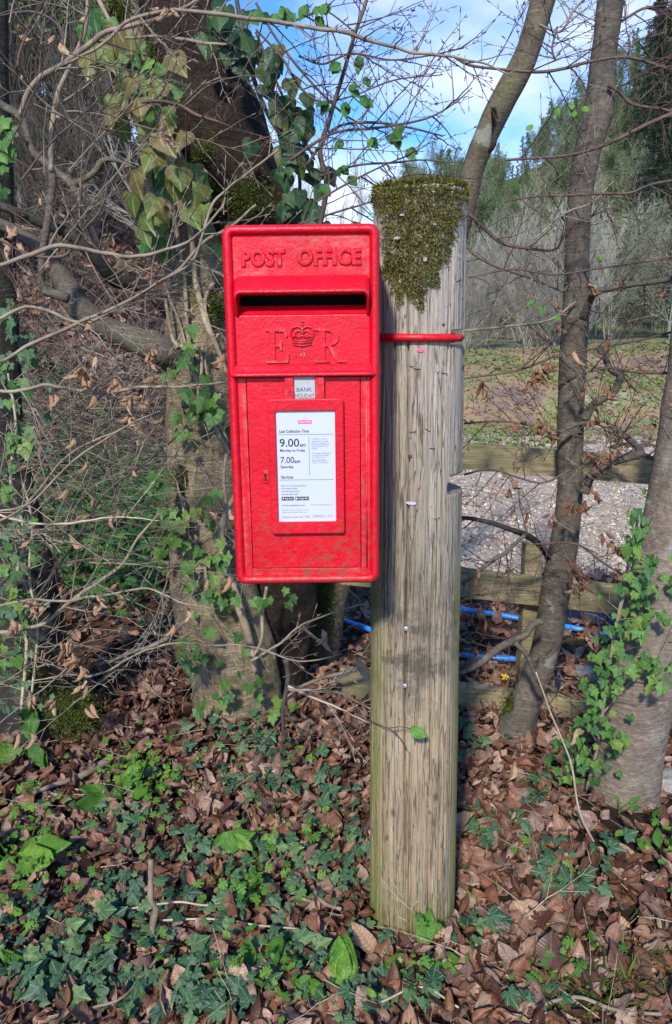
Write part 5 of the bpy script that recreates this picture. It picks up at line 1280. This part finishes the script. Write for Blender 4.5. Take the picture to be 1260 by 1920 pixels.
# trailing ivy on the ground
CL = [(60, 1830, 70, 70), (170, 1790, 60, 60), (150, 1880, 90, 40), (330, 1840, 90, 60), (300, 1700, 60, 40), (200, 1680, 50, 40), (430, 1700, 50, 50), (400, 1880, 80, 40), (480, 1640, 50, 50), (550, 1620, 40, 50), (620, 1540, 50, 50), (640, 1640, 50, 60), (560, 1800, 60, 60), (640, 1860, 40, 40), (470, 1480, 60, 40), (520, 1460, 40, 60), (600, 1470, 50, 30), (420, 1400, 60, 40), (500, 1400, 60, 30), (190, 1520, 60, 30), (250, 1560, 40, 40), (760, 1850, 60, 30), (730, 1740, 25, 25), (880, 1740, 30, 20), (890, 1540, 40, 30), (985, 1540, 25, 25), (1010, 1590, 30, 25), (1030, 1630, 30, 25), (1060, 1680, 30, 15), (935, 1735, 15, 15), (880, 1390, 40, 30), (1000, 1480, 30, 30), (1100, 1690, 25, 15), (1060, 1420, 40, 20), (1010, 1870, 40, 20), (690, 1700, 20, 40), (1140, 1600, 30, 30), (80, 1720, 40, 30), (360, 1600, 40, 30), (700, 1880, 40, 25)]
it = []; tries = 0; cnt = [int(sx * sy / 92) + 2 for _, _, sx, sy in CL]
stems = MB()
for (cx, cy, sx, sy), n_ in zip(CL, cnt):
    for k in range(n_):
        px, py = rg.gauss(cx, sx * .62), rg.gauss(cy, sy * .62); p = PZ(px, min(1990, max(1340, py)), .04)
        if (p.x - pxb) ** 2 + (p.y - PYC) ** 2 < .13 ** 2: continue
        nr = Vector((rg.gauss(0, .35), rg.gauss(-.45, .35), 1)); a = rg.uniform(0, 2 * PI); z = rg.uniform(.035, .075)
        p = on(p.x, p.y, z); it.append((p, frame(nr, (math.cos(a), math.sin(a) - .3, -.15)), (.020 + .030 * rg.random() ** 1.6)))
        if rg.random() < .5: stems.tube([p, p - Vector((rg.uniform(-.02, .02), rg.uniform(-.02, .02), z * .5)), p - Vector((rg.uniform(-.03, .03), rg.uniform(-.03, .03), z))], .0009, 4, False)
gi = leaves('ground_ivy', IVY, it, M['ivy_dark'], None, 42); tag(gi, 'dark green pale-veined ivy trailing over the brown leaves', 'ground ivy', kind='stuff')
# herbs / nettles further back left and near left
it = []
def cluster(items, cx, cy, sx, sy, n_, size, h=(.02, .12), Yext=None):
    for k in range(n_):
        px, py = rg.gauss(cx, sx), rg.gauss(cy, sy); p = PZ(px, max(900, min(1990, py)), 0)
        if (p.x - pxb) ** 2 + (p.y - PYC) ** 2 < .13 ** 2: continue
        z = rg.uniform(*h); a = rg.uniform(0, 2 * PI)
        items.append((on(p.x, p.y, z), frame(Vector((rg.gauss(0, .4), rg.gauss(-.5, .4), 1)), (math.cos(a), math.sin(a), rg.uniform(-.3, .5))), rg.uniform(*size)))
for c_ in ((200, 985, 70, 40, 1300), (140, 930, 60, 40, 500), (260, 920, 60, 30, 500), (200, 1080, 60, 30, 500), (60, 1000, 60, 60, 300), (300, 1040, 40, 40, 300), (250, 1130, 60, 30, 160)): cluster(it, *c_, (.04, .09), (.05, .42))
tag(leaves('woodland_herbs', HERB + FLAT[:1], it, M['herb'], None, 43), 'mass of low green herbs growing in the shade left of the large trunk', 'herbs', kind='stuff')
it = []
for c_ in ((265, 1490, 24, 26, 60), (310, 1540, 20, 34, 70), (300, 1490, 40, 25, 40), (50, 1650, 55, 50, 70), (130, 1680, 60, 45, 45), (20, 1760, 30, 40, 40), (250, 1750, 150, 90, 60), (500, 1760, 120, 90, 60), (950, 1700, 180, 120, 60), (470, 1700, 20, 18, 50), (215, 1500, 25, 14, 40), (500, 1620, 20, 20, 40), (610, 1600, 20, 20, 30), (60, 1560, 30, 30, 60), (230, 1470, 30, 20, 50), (520, 1880, 40, 20, 40), (790, 1860, 20, 20, 30), (1040, 1860, 30, 20, 30), (1090, 1480, 20, 20, 30), (1150, 1500, 15, 12, 14), (1240, 1640, 15, 20, 20), (1010, 1500, 20, 12, 18)): cluster(it, *c_, (.012, .036), (.03, .13))
it = [t for t in it if rg.random() < .62]
tag(leaves('spring_herbs', HERB + OVAL[:2] + FLAT[:1], it, M['herb_bright'], None, 44), 'bright green finely cut spring herbs among the fallen leaves', 'herbs', kind='stuff')
# mossy grass strip beyond fence, mound plants
it = []
for k in range(2600):
    x, y = rg.uniform(.2, 2.4), rg.uniform(3.0, 4.7); a = rg.uniform(0, 6.3)
    if noise.noise(Vector((x * 2.2, y * 2.2, 0))) < .05: continue
    it.append((on(x, y, 0), frame((math.cos(a), math.sin(a), .3), (rg.gauss(0, .5), rg.gauss(0, .5), 1)), rg.uniform(.02, .06)))
for k in range(500):
    px, py = rg.gauss(1130, 70), rg.gauss(1870, 50); p = PZ(px, min(1990, py), 0)
    it.append((on(p.x, p.y, .02), frame((rg.uniform(-1, 1), rg.uniform(-1, 1), .3), (rg.gauss(0, .7), rg.gauss(0, .7), 1)), rg.uniform(.03, .08)))
def thin(sh):
    v, f, u = sh; v = v.copy(); v[:, 0] *= .3; return (v, f, u)
tag(leaves('grass', [thin(b) for b in BLADE], it, M['moss_green'], None, 45), 'sparse short grass and moss on the strip beyond the fence', 'grass', kind='stuff')
it = []
for k in range(6500):
    y = rg.uniform(10.3, 15); x = rg.uniform(1.0, .55 * y + 1); g_ = noise.noise(Vector((x * .55, y * .8, 8))) + .3 * noise.noise(Vector((x * 3, y * 3, 8)))
    if g_ < .02: continue
    a = rg.uniform(0, 6.3); it.append((on(x, y, rg.uniform(0, .08)), frame((rg.gauss(0, .5), -.6, 1), (math.cos(a), math.sin(a), .3)), rg.uniform(.035, .085)))
tag(leaves('bank_plants', HERB, it, M['herb_bank'], None, 46), 'low green plants growing over the earth bank behind the gravel yard', 'plants', kind='stuff')
it = []
for k in range(5200):
    y = rg.uniform(10.3, 15.5); x = rg.uniform(1.0, .55 * y + 1)
    a = rg.uniform(0, 6.3); it.append((on(x, y, rg.uniform(0, .05)), frame((rg.gauss(0, .7), -.5, 1), (math.cos(a), math.sin(a), .3)), rg.uniform(.03, .08)))
tag(leaves('bank_dead_growth', BEECH, it, mat_leaf('dry_bank_leaf', [(.20, .12, .10), (.40, .23, .12), (.50, .36, .23), (.26, .17, .15), (.36, .29, .11)], (.2, .1, .06), kind='feather'), None, 47), 'withered orange and brown growth over the earth bank behind the yard', 'dead plants', kind='stuff')
# litter on the left bank
it = []
for k in range(9000):
    y = rg.uniform(5, 19); x = rg.uniform(-.56 * y - .5, -.12 * y); a = rg.uniform(0, 6.3)
    it.append((on(x, y, rg.uniform(0, .08)), frame((rg.gauss(0, .6), rg.gauss(-.6, .5), 1), (math.cos(a), math.sin(a), .3)), rg.uniform(.08, .17)))
tag(leaves('bank_leaf_litter', BEECH, it, M['dead_leaf'], None, 48), 'brown fallen leaves on the rising bank at the left behind the thicket', 'leaf litter', kind='stuff')

# individual leafy plants ---------------------------------------------------
def arum(px, py, lab, lv, size, mat='fresh', seed=1, h=.06):
    r_ = random.Random(seed); p = PZ(px, py, .0); p = on(p.x, p.y); t = empty('leafy_plant', tuple(p)); tag(t, lab, 'plant')
    mb = MB(); its = []
    for k in range(lv):
        a = r_.uniform(0, 2 * PI) if lv > 1 else .3; hh = h * r_.uniform(.7, 1.3); d = Vector((math.cos(a), math.sin(a) * .6, 0)); top = p + d * .03 + Vector((0, 0, hh))
        mb.tube([p, p + Vector((0, 0, hh * .6)) + d * .01, top], .0018, 6, False)
        its.append((top, frame((d.x * -.3 + r_.uniform(-.2, .2), -.75, .8), d + Vector((0, 0, r_.uniform(.0, .5)))), size * r_.uniform(.75, 1.15)))
    mb.build('stem', M[mat], t); leaves('leaves', OVAL, its, M[mat], t, seed)
arum(378, 1625, 'single pointed bright green leaf standing above the brown leaves left of the post', 1, .145, seed=3, h=.05)
arum(490, 1640, 'pair of rounded bright green leaves low left of the post beside the pointed leaf', 2, .09, seed=4)
arum(25, 1640, 'large bright green lobed-leaf clump at the left edge halfway down the leafy floor', 5, .17, seed=5, h=.10)
arum(60, 1440, 'broad green leaves at the left edge under the mossy dark trunk', 5, .15, 'herb_bright', 6, .08)
arum(20, 1370, 'tall green-leaved clump at the left edge beside the mossy trunk foot', 7, .15, 'herb', 7, .16)
arum(640, 1895, 'upright oblong green leaves at the bottom edge just left of the post', 4, .13, 'fresh', 8, .03)
arum(480, 1850, 'glossy green broad-leaved clump near the bottom edge between the stick and the post', 6, .09, 'herb_bright', 9, .03)
arum(795, 1815, 'bright green leaves sprouting at the front foot of the wooden post', 6, .09, 'fresh', 10, .03)
arum(60, 1860, 'small green rounded leaves in the bottom left corner', 5, .085, 'herb_bright', 12, .03)
arum(885, 1730, 'small green leaves against the right side of the post foot', 4, .06, 'herb_bright', 13, .02)
arum(1240, 1620, 'bright small leaves at the right edge in the bare dark soil', 4, .06, 'herb_bright', 14, .03)
arum(1160, 1530, 'tiny round-leaved seedling in dark soil in front of the right trunk', 4, .035, 'herb_bright', 15, .03)
arum(1145, 1810, 'little three-leaved seedling low at the right on the brown leaves', 3, .06, 'herb_bright', 16, .04)
arum(590, 1440, 'yellow-green sprout between the large trunk and the post', 3, .05, 'fresh', 17, .04)
arum(225, 1520, 'long arching green leaves in front of the large trunk at the left', 5, .12, 'herb_bright', 18, .05)
# single dead leaves that catch the eye
def dleaf(px, py, z, size, nrm, tip, lab, mat, shp, Y=None):
    p = P(px, py, Y) if Y else PZ(px, py, z)
    tag(leaves('fallen_leaf', [shp], [(p, frame(nrm, tip), size)], mat, None, 1), lab, 'leaf')
rr_ = random.Random(4)
dleaf(955, 1465, .06, .075, (.5, -1, .3), (.2, .1, 1), 'pale curled leaf standing upright right of the post near its middle', M['pale_leaf'], beech_shape(rr_, 1.6, bend=.6))
dleaf(960, 1690, .06, .13, (.1, -.4, 1), (1, -.5, 0), 'large pale ribbed leaf lying flat to the right of the post foot', M['pale_leaf'], beech_shape(rr_, -.6, bend=.2, width=.22))
dleaf(668, 1235, .3, .10, (.2, -1, .3), (.5, 0, -1), 'pale drooping leaf hanging just left of the post below the box', M['pale_leaf'], beech_shape(rr_, 1.5, bend=.8, width=.25), 2.5)
dleaf(1085, 1365, .1, .06, (-.3, -1, .2), (-.4, 0, -1), 'tan curled leaf caught on a stem left of the right-hand trunk', M['pale_leaf'], beech_shape(rr_, 1.8, bend=.5, width=.25), 2.1)
dleaf(470, 1455, .06, .085, (.1, -.8, 1), (.3, .6, .3), 'large reddish-brown glossy leaf in front of the ivy trunk', M['dead_leaf'], beech_shape(rr_, -.7, bend=.3, width=.38))
dleaf(1035, 1820, .06, .085, (.1, -.8, 1), (.1, 1, .2), 'round pinkish-brown leaf near the bottom right of the post', M['dead_leaf'], beech_shape(rr_, -.5, bend=.3, width=.45))
dleaf(1260, 1480, .03, .08, (0, -.8, 1), (-1, .1, .3), 'pale tan leaf at the right edge beside the stone block', M['pale_leaf'], beech_shape(rr_, .4, bend=.2, width=.3))
dleaf(705, 1790, .02, .11, (.5, -.8, .8), (-.7, .4, .5), 'long brown leaf leaning against the left foot of the post', M['pale_leaf'], beech_shape(rr_, 1.3, bend=.5, width=.25))
# cut stick
mb = MB(); p0, p1 = PZ(283, 1775, 0), P(283, 1612, PZ(283, 1775, 0).y + .01)
pts = [p0, p0 + (p1 - p0) * .3 + Vector((.006, 0, 0)), p0 + (p1 - p0) * .45 + Vector((.012, 0, 0)), p0 + (p1 - p0) * .55 + Vector((.0, 0, 0)), p1]
c = cat_rom([tuple(p) for p in pts], .01); c = [Vector(tuple(t)) for t in c]; mb.tube(c, [.0095 - .003 * i / len(c) + .001 * math.sin(i) for i in range(len(c))], 12)
tag(mb.build('cut_stick', M['twig_tan']), 'short pale upright cut stick in the leaves at the lower left', 'stick')
for path, Y_, lab in (([(175, 1890, 5), (230, 1870, 6), (300, 1790, 6), (330, 1750, 5)], None, 'brown twig lying in the bottom left corner among ivy'),
                      ([(20, 1510, 6), (80, 1480, 8), (150, 1455, 12), (205, 1425, 16)], None, 'grey dead branch lying in front of the mossy trunk at the left'),
                      ([(230, 1705, 4), (330, 1692, 4), (420, 1690, 4), (520, 1600, 3)], None, 'thin pale runner arching over the ivy at the lower left'),
                      ([(300, 1725, 4), (400, 1722, 4), (480, 1735, 4), (560, 1740, 3)], None, 'thin pale runner across the ivy right of the cut stick'),
                      ([(575, 1625, 8), (585, 1660, 8), (605, 1690, 8), (640, 1705, 7)], None, 'bent grey-brown twig in the leaves left of the post foot'),
                      ([(1240, 1770, 3), (1150, 1640, 4), (1090, 1530, 4), (1070, 1430, 4), (1030, 1330, 3), (1005, 1260, 3)], 2.02, 'long thin bare stem slanting across in front of the right-hand trunk'),
                      ([(1000, 1890, 7), (1080, 1870, 7), (1160, 1895, 7), (1240, 1900, 6)], None, 'curved brown stick at the bottom right corner'),
                      ([(715, 1880, 4), (790, 1850, 4), (860, 1890, 4)], None, 'pale bent stem on the leaves in front of the post'),
                      ([(480, 1360, 5), (560, 1290, 6), (640, 1262, 8), (690, 1250, 6)], 2.75, 'grey dead stick lying behind the twigs left of the post')):
    pp_ = []
    for px, py, wd in path:
        if Y_: p = P(px, py, Y_)
        else: p = PZ(px, py, .05)
        pp_.append((p.x, p.y, p.z, wd * dep(px, py, p.y) / F / 2))
    c = cat_rom(pp_, .012); mb = MB(); mb.tube([Vector(tuple(t[:3])) + Vector((0, 0, .004 * noise.noise(Vector(tuple(t[:3])) * 15))) for t in c], [t[3] for t in c], 8)
    tag(mb.build('dead_twig', M['twig_pale'] if 'pale' in lab or 'thin' in lab else M['twig_tan']), lab, 'twig')
# loose small twigs in litter
mb = MB()
for k in range(240):
    y = rg.uniform(1.1, 3.6); x = rg.uniform(-.5 * y, .5 * y); a = rg.uniform(0, 6.3)
    if (x - pxb) ** 2 + (y - PYC) ** 2 < .2 ** 2: continue
    twig(mb, on(x, y, rg.uniform(.02, .06)), Vector((math.cos(a), math.sin(a), rg.uniform(-.05, .25))), rg.uniform(.06, .25), rg.uniform(.0008, .002), rg, 1 if rg.random() < .3 else 0, buds=False, n=4)
tag(mb.build('twig_litter', M['twig_pale']), 'thin dry twigs and stalks scattered through the fallen leaves', 'twigs', kind='stuff')
# young twig and leaf in front of the post; rootlets on it
yb = empty('young_twig', tuple(P(690, 1365, 1.6))); tag(yb, 'thin brown twig with one fresh green leaf lying across the front of the post', 'twig')
mb = MB(); c = [P(640, 1332, 1.9), P(690, 1350, 1.70), P(728, 1365, 1.612), P(748, 1362, 1.60), P(768, 1366, 1.598)]; mb.tube([Vector(tuple(t)) for t in cat_rom([tuple(p) for p in c], .01)], .0012, 6)
c = [P(728, 1365, 1.612), P(745, 1378, 1.60), P(757, 1396, 1.60), P(762, 1408, 1.60)]; mb.tube([Vector(tuple(t)) for t in cat_rom([tuple(p) for p in c], .01)], .0012, 6); mb.build('stem', M['twig_red'], yb)
leaves('leaf', [beech_shape(rr_, .5, bend=.4, width=.34)], [(P(766, 1366, 1.596), frame((.0, -1, .35), (1, 0, -.45)), .046)], M['fresh'], yb, 1)
mb = MB()
for pth in ([(716, 1645), (735, 1670), (755, 1690), (775, 1708), (783, 1722)], [(716, 1640), (720, 1660), (728, 1665)], [(750, 1690), (735, 1680), (727, 1700)], [(742, 1672), (742, 1700), (750, 1718), (762, 1724)], [(770, 1705), (780, 1690), (786, 1688)], [(730, 1640), (748, 1670), (757, 1683)]):
    pts = []
    for px, py in pth:
        h = post_hit(px, py); pts.append(tuple(h[0] + h[1] * .003))
    mb.tube([Vector(tuple(t)) for t in cat_rom(pts, .006)], .0008, 5)
mb.build('rootlets', M['twig_pale'], post)

#@@BG
# ------------------------------------------------------------------ THICKET AND BACKGROUND
rg = random.Random(123)
thk = MB(); thk2 = MB()
for k in range(1150):
    y = rg.uniform(3.2, 8.5); x = rg.uniform(-.52 * y - .3, -.13 * y); 
    if proj((x, y, .5))[0] > 480: continue
    p = on(x, y, rg.uniform(.3, 1.3) if y < 6 else rg.uniform(0, .8)); L = rg.uniform(.5, 1.7); d = Vector((rg.uniform(-1, 1), rg.uniform(-.5, .5), rg.uniform(-.1, 1.0))).normalized()
    pts = [p]; 
    for i in range(7): d = (d + rdir(rg) * .16 + Vector((0, 0, -.06))).normalized(); pts.append(pts[-1] + d * L / 7)
    r = rg.uniform(.0018, .0045); (thk if rg.random() < .5 else thk2).tube(pts, [r * (1 - .1 * i) for i in range(8)], 4, False)
tag(thk.build('bramble_thicket', M['twig_tan']), 'tangle of thin tan bramble and bush stems behind the branches at the left', 'thicket', kind='stuff')
tag(thk2.build('bare_thicket', M['twig_dark']), 'tangle of thin dark bush stems behind the branches at the left', 'thicket', kind='stuff')
q = NM('far_grey_bark'); M['far_grey'] = q.set(q.mix(q.noise(q.coord('Object'), 1.5, 4), (0.20, 0.19, 0.16), (0.33, 0.31, 0.26)), .9)
q = NM('far_brown_bark'); M['far_brown'] = q.set(q.mix(q.noise(q.coord('Object'), 1.5, 4), (0.06, 0.05, 0.04), (0.14, 0.12, 0.09)), .9)
def far_leaf(name, cols): return mat_leaf(name, cols, None, kind='feather', rough=.7, transl=.3)
M['larch'] = far_leaf('larch_green', [(.08, .14, .045), (.13, .20, .065), (.19, .27, .10)])
M['willow'] = far_leaf('pale_spring_green', [(.13, .17, .06), (.19, .24, .09), (.24, .28, .13)])
M['dkgreen'] = far_leaf('dark_conifer_green', [(.016, .028, .016), (.026, .042, .022), (.04, .06, .03)])
def bare_tree(H, rg, stems=1, density=1.0, spread=.35, r0=.07, rmin=.012):
    tr = MB(); cr_ = MB(); tips = []
    def br(p, d, L, r, lvl):
        k = 5; pts = [p]; rr = [r]
        for i in range(k):
            d = (d + rdir(rg) * .13 + Vector((0, 0, .06))).normalized(); pts.append(pts[-1] + d * L / k); rr.append(max(rmin * .6, r * (1 - .14 * (i + 1))))
            if lvl > 0:
                for _ in range(2 if rg.random() < .75 * density else 1):
                    s_ = rdir(rg).cross(d).normalized(); br(pts[-1], (d + s_ * spread * rg.uniform(1, 2.2)).normalized(), L * rg.uniform(.35, .6), max(rmin, r * .5), lvl - 1)
        (cr_ if lvl < 3 else tr).tube(pts, rr, 5 if lvl >= 2 else 3, False); tips.append(pts[-1]); tips.append(pts[3])
    for s_ in range(stems):
        d = Vector((rg.gauss(0, .12 * stems ** .5), rg.gauss(0, .12 * stems ** .5), 1)).normalized(); br(Vector((rg.gauss(0, .12) * (stems > 1), rg.gauss(0, .12) * (stems > 1), -.2)), d, H * rg.uniform(.75, 1) * .85, r0 * rg.uniform(.8, 1.1), 3)
    return tr, cr_, tips
def proto(name, trm, crm, tips=None, leafmat=None, leafn=0, lsize=(.1, .2), seed=1, jit=.3, barkm='far_grey'):
    t = meshof(name + '_trunk', trm.v, trm.f); t.materials.append(M[barkm]); c = meshof(name + '_crown', crm.v, crm.f); c.materials.append(M[barkm]); l = None
    if leafn:
        r_ = random.Random(seed); it = []
        for k in range(leafn):
            p = Vector(r_.choice(tips)) + rdir(r_) * r_.uniform(0, jit); it.append((p, frame(rdir(r_), rdir(r_)), r_.uniform(*lsize)))
        o = leaves(name + '_l', BLADE, it, leafmat, None, seed); l = o.data; bpy.data.objects.remove(o)
    return (t, c, l)
def place(pr, x, y, sc, rz, name, label, cat, group, dz=0.0):
    t = bpy.data.objects.new(name, None); COL.objects.link(t); t.location = (x, y, hgt(x, y) + dz); t.rotation_euler = (0, 0, rz); t.scale = (sc, sc, sc); tag(t, label, cat, group)
    for me, nm in zip(pr, ('trunk', 'branches', 'foliage')):
        if me is None: continue
        o = bpy.data.objects.new(nm, me); COL.objects.link(o); o.parent = t
rp = random.Random(50)
BT = []
for s_ in range(4):
    a, b, c = bare_tree(9, rp, 1, 1.0, .33, .075, .011); BT.append(proto('bare', a, b))
BS = []
for s_ in range(3):
    a, b, c = bare_tree(5, rp, 5, .8, .28, .03, .009); BS.append(proto('bush', a, b))
BS2 = [(a, b, None) for a, b in [(bpy.data.meshes[0], None)]][:0]
for (a, b, c) in BS[:2]:
    a2, b2 = a.copy(), b.copy(); a2.materials[0] = M['far_brown']; b2.materials[0] = M['far_brown']; BS2.append((a2, b2, None))
BT2 = []
for (a, b, c) in BT[:2]:
    a2, b2 = a.copy(), b.copy(); a2.materials[0] = M['far_brown']; b2.materials[0] = M['far_brown']; BT2.append((a2, b2, None))
WL = []
for s_ in range(2):
    a, b, c = bare_tree(6, rp, 3, .9, .5, .05, .012); WL.append(proto('willow', a, b, c, M['willow'], 5200, (.08, .17), s_, .45))
BG_ = []
for s_ in range(2):
    a, b, c = bare_tree(9, rp, 1, 1.0, .4, .09, .014); BG_.append(proto('green', a, b, c, M['larch'], 5200, (.12, .28), 5 + s_, .5))
def conifer(H, rg, mat, n_, seed, wid=.22, dens=1.0):
    tr = MB(); cr_ = MB(); it = []
    tr.tube([Vector((.05 * math.sin(z * .8), 0, z)) for z in np.linspace(-.3, H, 10)], [.16 * (1 - i / 10.5) + .01 for i in range(10)], 8)
    for k in range(n_):
        t = (k + rg.random()) / n_; z = H * (.12 + .88 * t); L = H * wid * (1 - t) ** .8 * rg.uniform(.55, 1.15) + .15; a = rg.uniform(0, 6.3)
        d = Vector((math.cos(a), math.sin(a), rg.uniform(-.25, .25))); pts = [Vector((0, 0, z)) + d * L * s_ / 4 + Vector((0, 0, -.10 * L * (s_ / 4) ** 2)) for s_ in range(5)]
        cr_.tube(pts, [.03, .022, .016, .012, .006], 3, False)
        for j in range(int(30 * dens)):
            u = rg.uniform(.15, 1) * 4; i = min(3, int(u)); p = pts[i].lerp(pts[i + 1], u - i) + rdir(rg) * .13
            it.append((p, frame(rdir(rg), d + Vector((0, 0, -.4)) + rdir(rg) * .8), rg.uniform(.14, .32)))
    o = leaves('cf', BLADE, it, mat, None, seed); l = o.data; bpy.data.objects.remove(o)
    t = meshof('conifer_trunk', tr.v, tr.f); t.materials.append(M['far_brown']); c = meshof('conifer_limbs', cr_.v, cr_.f); c.materials.append(M['far_brown'])
    return (t, c, l)
LC = [conifer(13, rp, M['larch'], 110, 60 + i, .20, .8) for i in range(2)]
DC = [conifer(14, rp, M['dkgreen'], 170, 70 + i, .24, 1.2) for i in range(2)]
# wooded hill across the field
def scatter(n_, x0, x1, y0, y1, prs, s0, s1, name, label, cat, group, cond=None, mind=1.5):
    done = []; k = 0; tr_ = 0
    while k < n_ and tr_ < n_ * 30:
        tr_ += 1; y = rg.uniform(y0, y1); x = rg.uniform(x0, x1)
        if not (-.52 * y - 3 < x < .5 * y + 4): continue
        if cond and not cond(x, y): continue
        if any((x - a) ** 2 + (y - b) ** 2 < mind ** 2 for a, b in done): continue
        done.append((x, y)); place(rg.choice(prs), x, y, rg.uniform(s0, s1), rg.uniform(0, 6.3), name, label, cat, group); k += 1
scatter(120, 8, 50, 58, 118, LC, .30, .62, 'larch_tree', 'fresh green larch on the wooded hill at the right', 'tree', 'larches on the hill', lambda x, y: .13 < x / y < .42, 1.6)
scatter(90, 6, 50, 50, 118, BG_, .40, .75, 'broadleaf_tree', 'greenish broadleaf tree on the wooded hill at the right', 'tree', 'greening trees on the hill', lambda x, y: .10 < x / y < .42, 1.8)
scatter(34, 5, 60, 40, 85, BT + WL, .4, .65, 'bare_tree', 'bare grey tree at the foot of the wooded hill across the field', 'tree', 'bare trees across the field', lambda x, y: x / y > .12, 1.6)
scatter(40, 3, 22, 18, 36, BS, .3, .58, 'bare_bush', 'thin grey many-stemmed bush behind the earth bank', 'bush', 'bare bushes behind the bank', lambda x, y: .14 < x / y < .31, .8)
scatter(12, 8, 40, 38, 60, BS, .5, .8, 'bare_bush', 'pale grey many-stemmed bush at the field edge', 'bush', 'bare bushes at the field edge', lambda x, y: x / y > .28, 2)
scatter(46, 8, 40, 30, 56, WL, .4, .75, 'willow_bush', 'pale green spring willow at the edge of the field', 'bush', 'pale green willows', lambda x, y: x / y > .30, 1.5)
for x, y, s_ in ((25.4, 64, 1.0), (29, 74, 1.15), (24.4, 60, .9), (31, 80, 1.1), (33, 86, 1.1)): place(rg.choice(DC), x, y, s_, rg.uniform(0, 6), 'conifer', 'tall dark evergreen at the top right of the wooded hill', 'tree', 'dark evergreens on the hill')
# far centre trees low on the skyline
scatter(26, -14, 16, 55, 90, BT, .35, .55, 'bare_tree', 'small bare tree on the low skyline behind the red box', 'tree', 'bare skyline trees', lambda x, y: -.16 < x / y < .16, 2)
# left bank trees
scatter(22, -14, -1.5, 9, 26, BT + BT2, .5, .8, 'bare_tree', 'thin bare tree on the rising wooded bank at the left', 'tree', 'bare trees on the left bank', lambda x, y: x / y < -.16, .7)
scatter(12, -14, -1.5, 8, 20, BS2, .35, .6, 'bare_bush', 'leafless tangled bush on the wooded bank at the left', 'bush', 'bare bushes on the left bank', lambda x, y: x / y < -.15, .6)
scatter(20, -18, -4, 13, 30, BG_ + WL, .5, .8, 'broadleaf_tree', 'greenish tree high on the bank at the upper left', 'tree', 'greening trees on the left bank', lambda x, y: x / y < -.26, 1.6)
scatter(14, -26, -6, 20, 42, DC, .5, .8, 'conifer', 'dark evergreen high on the bank at the upper left', 'tree', 'dark evergreens on the left bank', lambda x, y: x / y < -.30, 2.2)
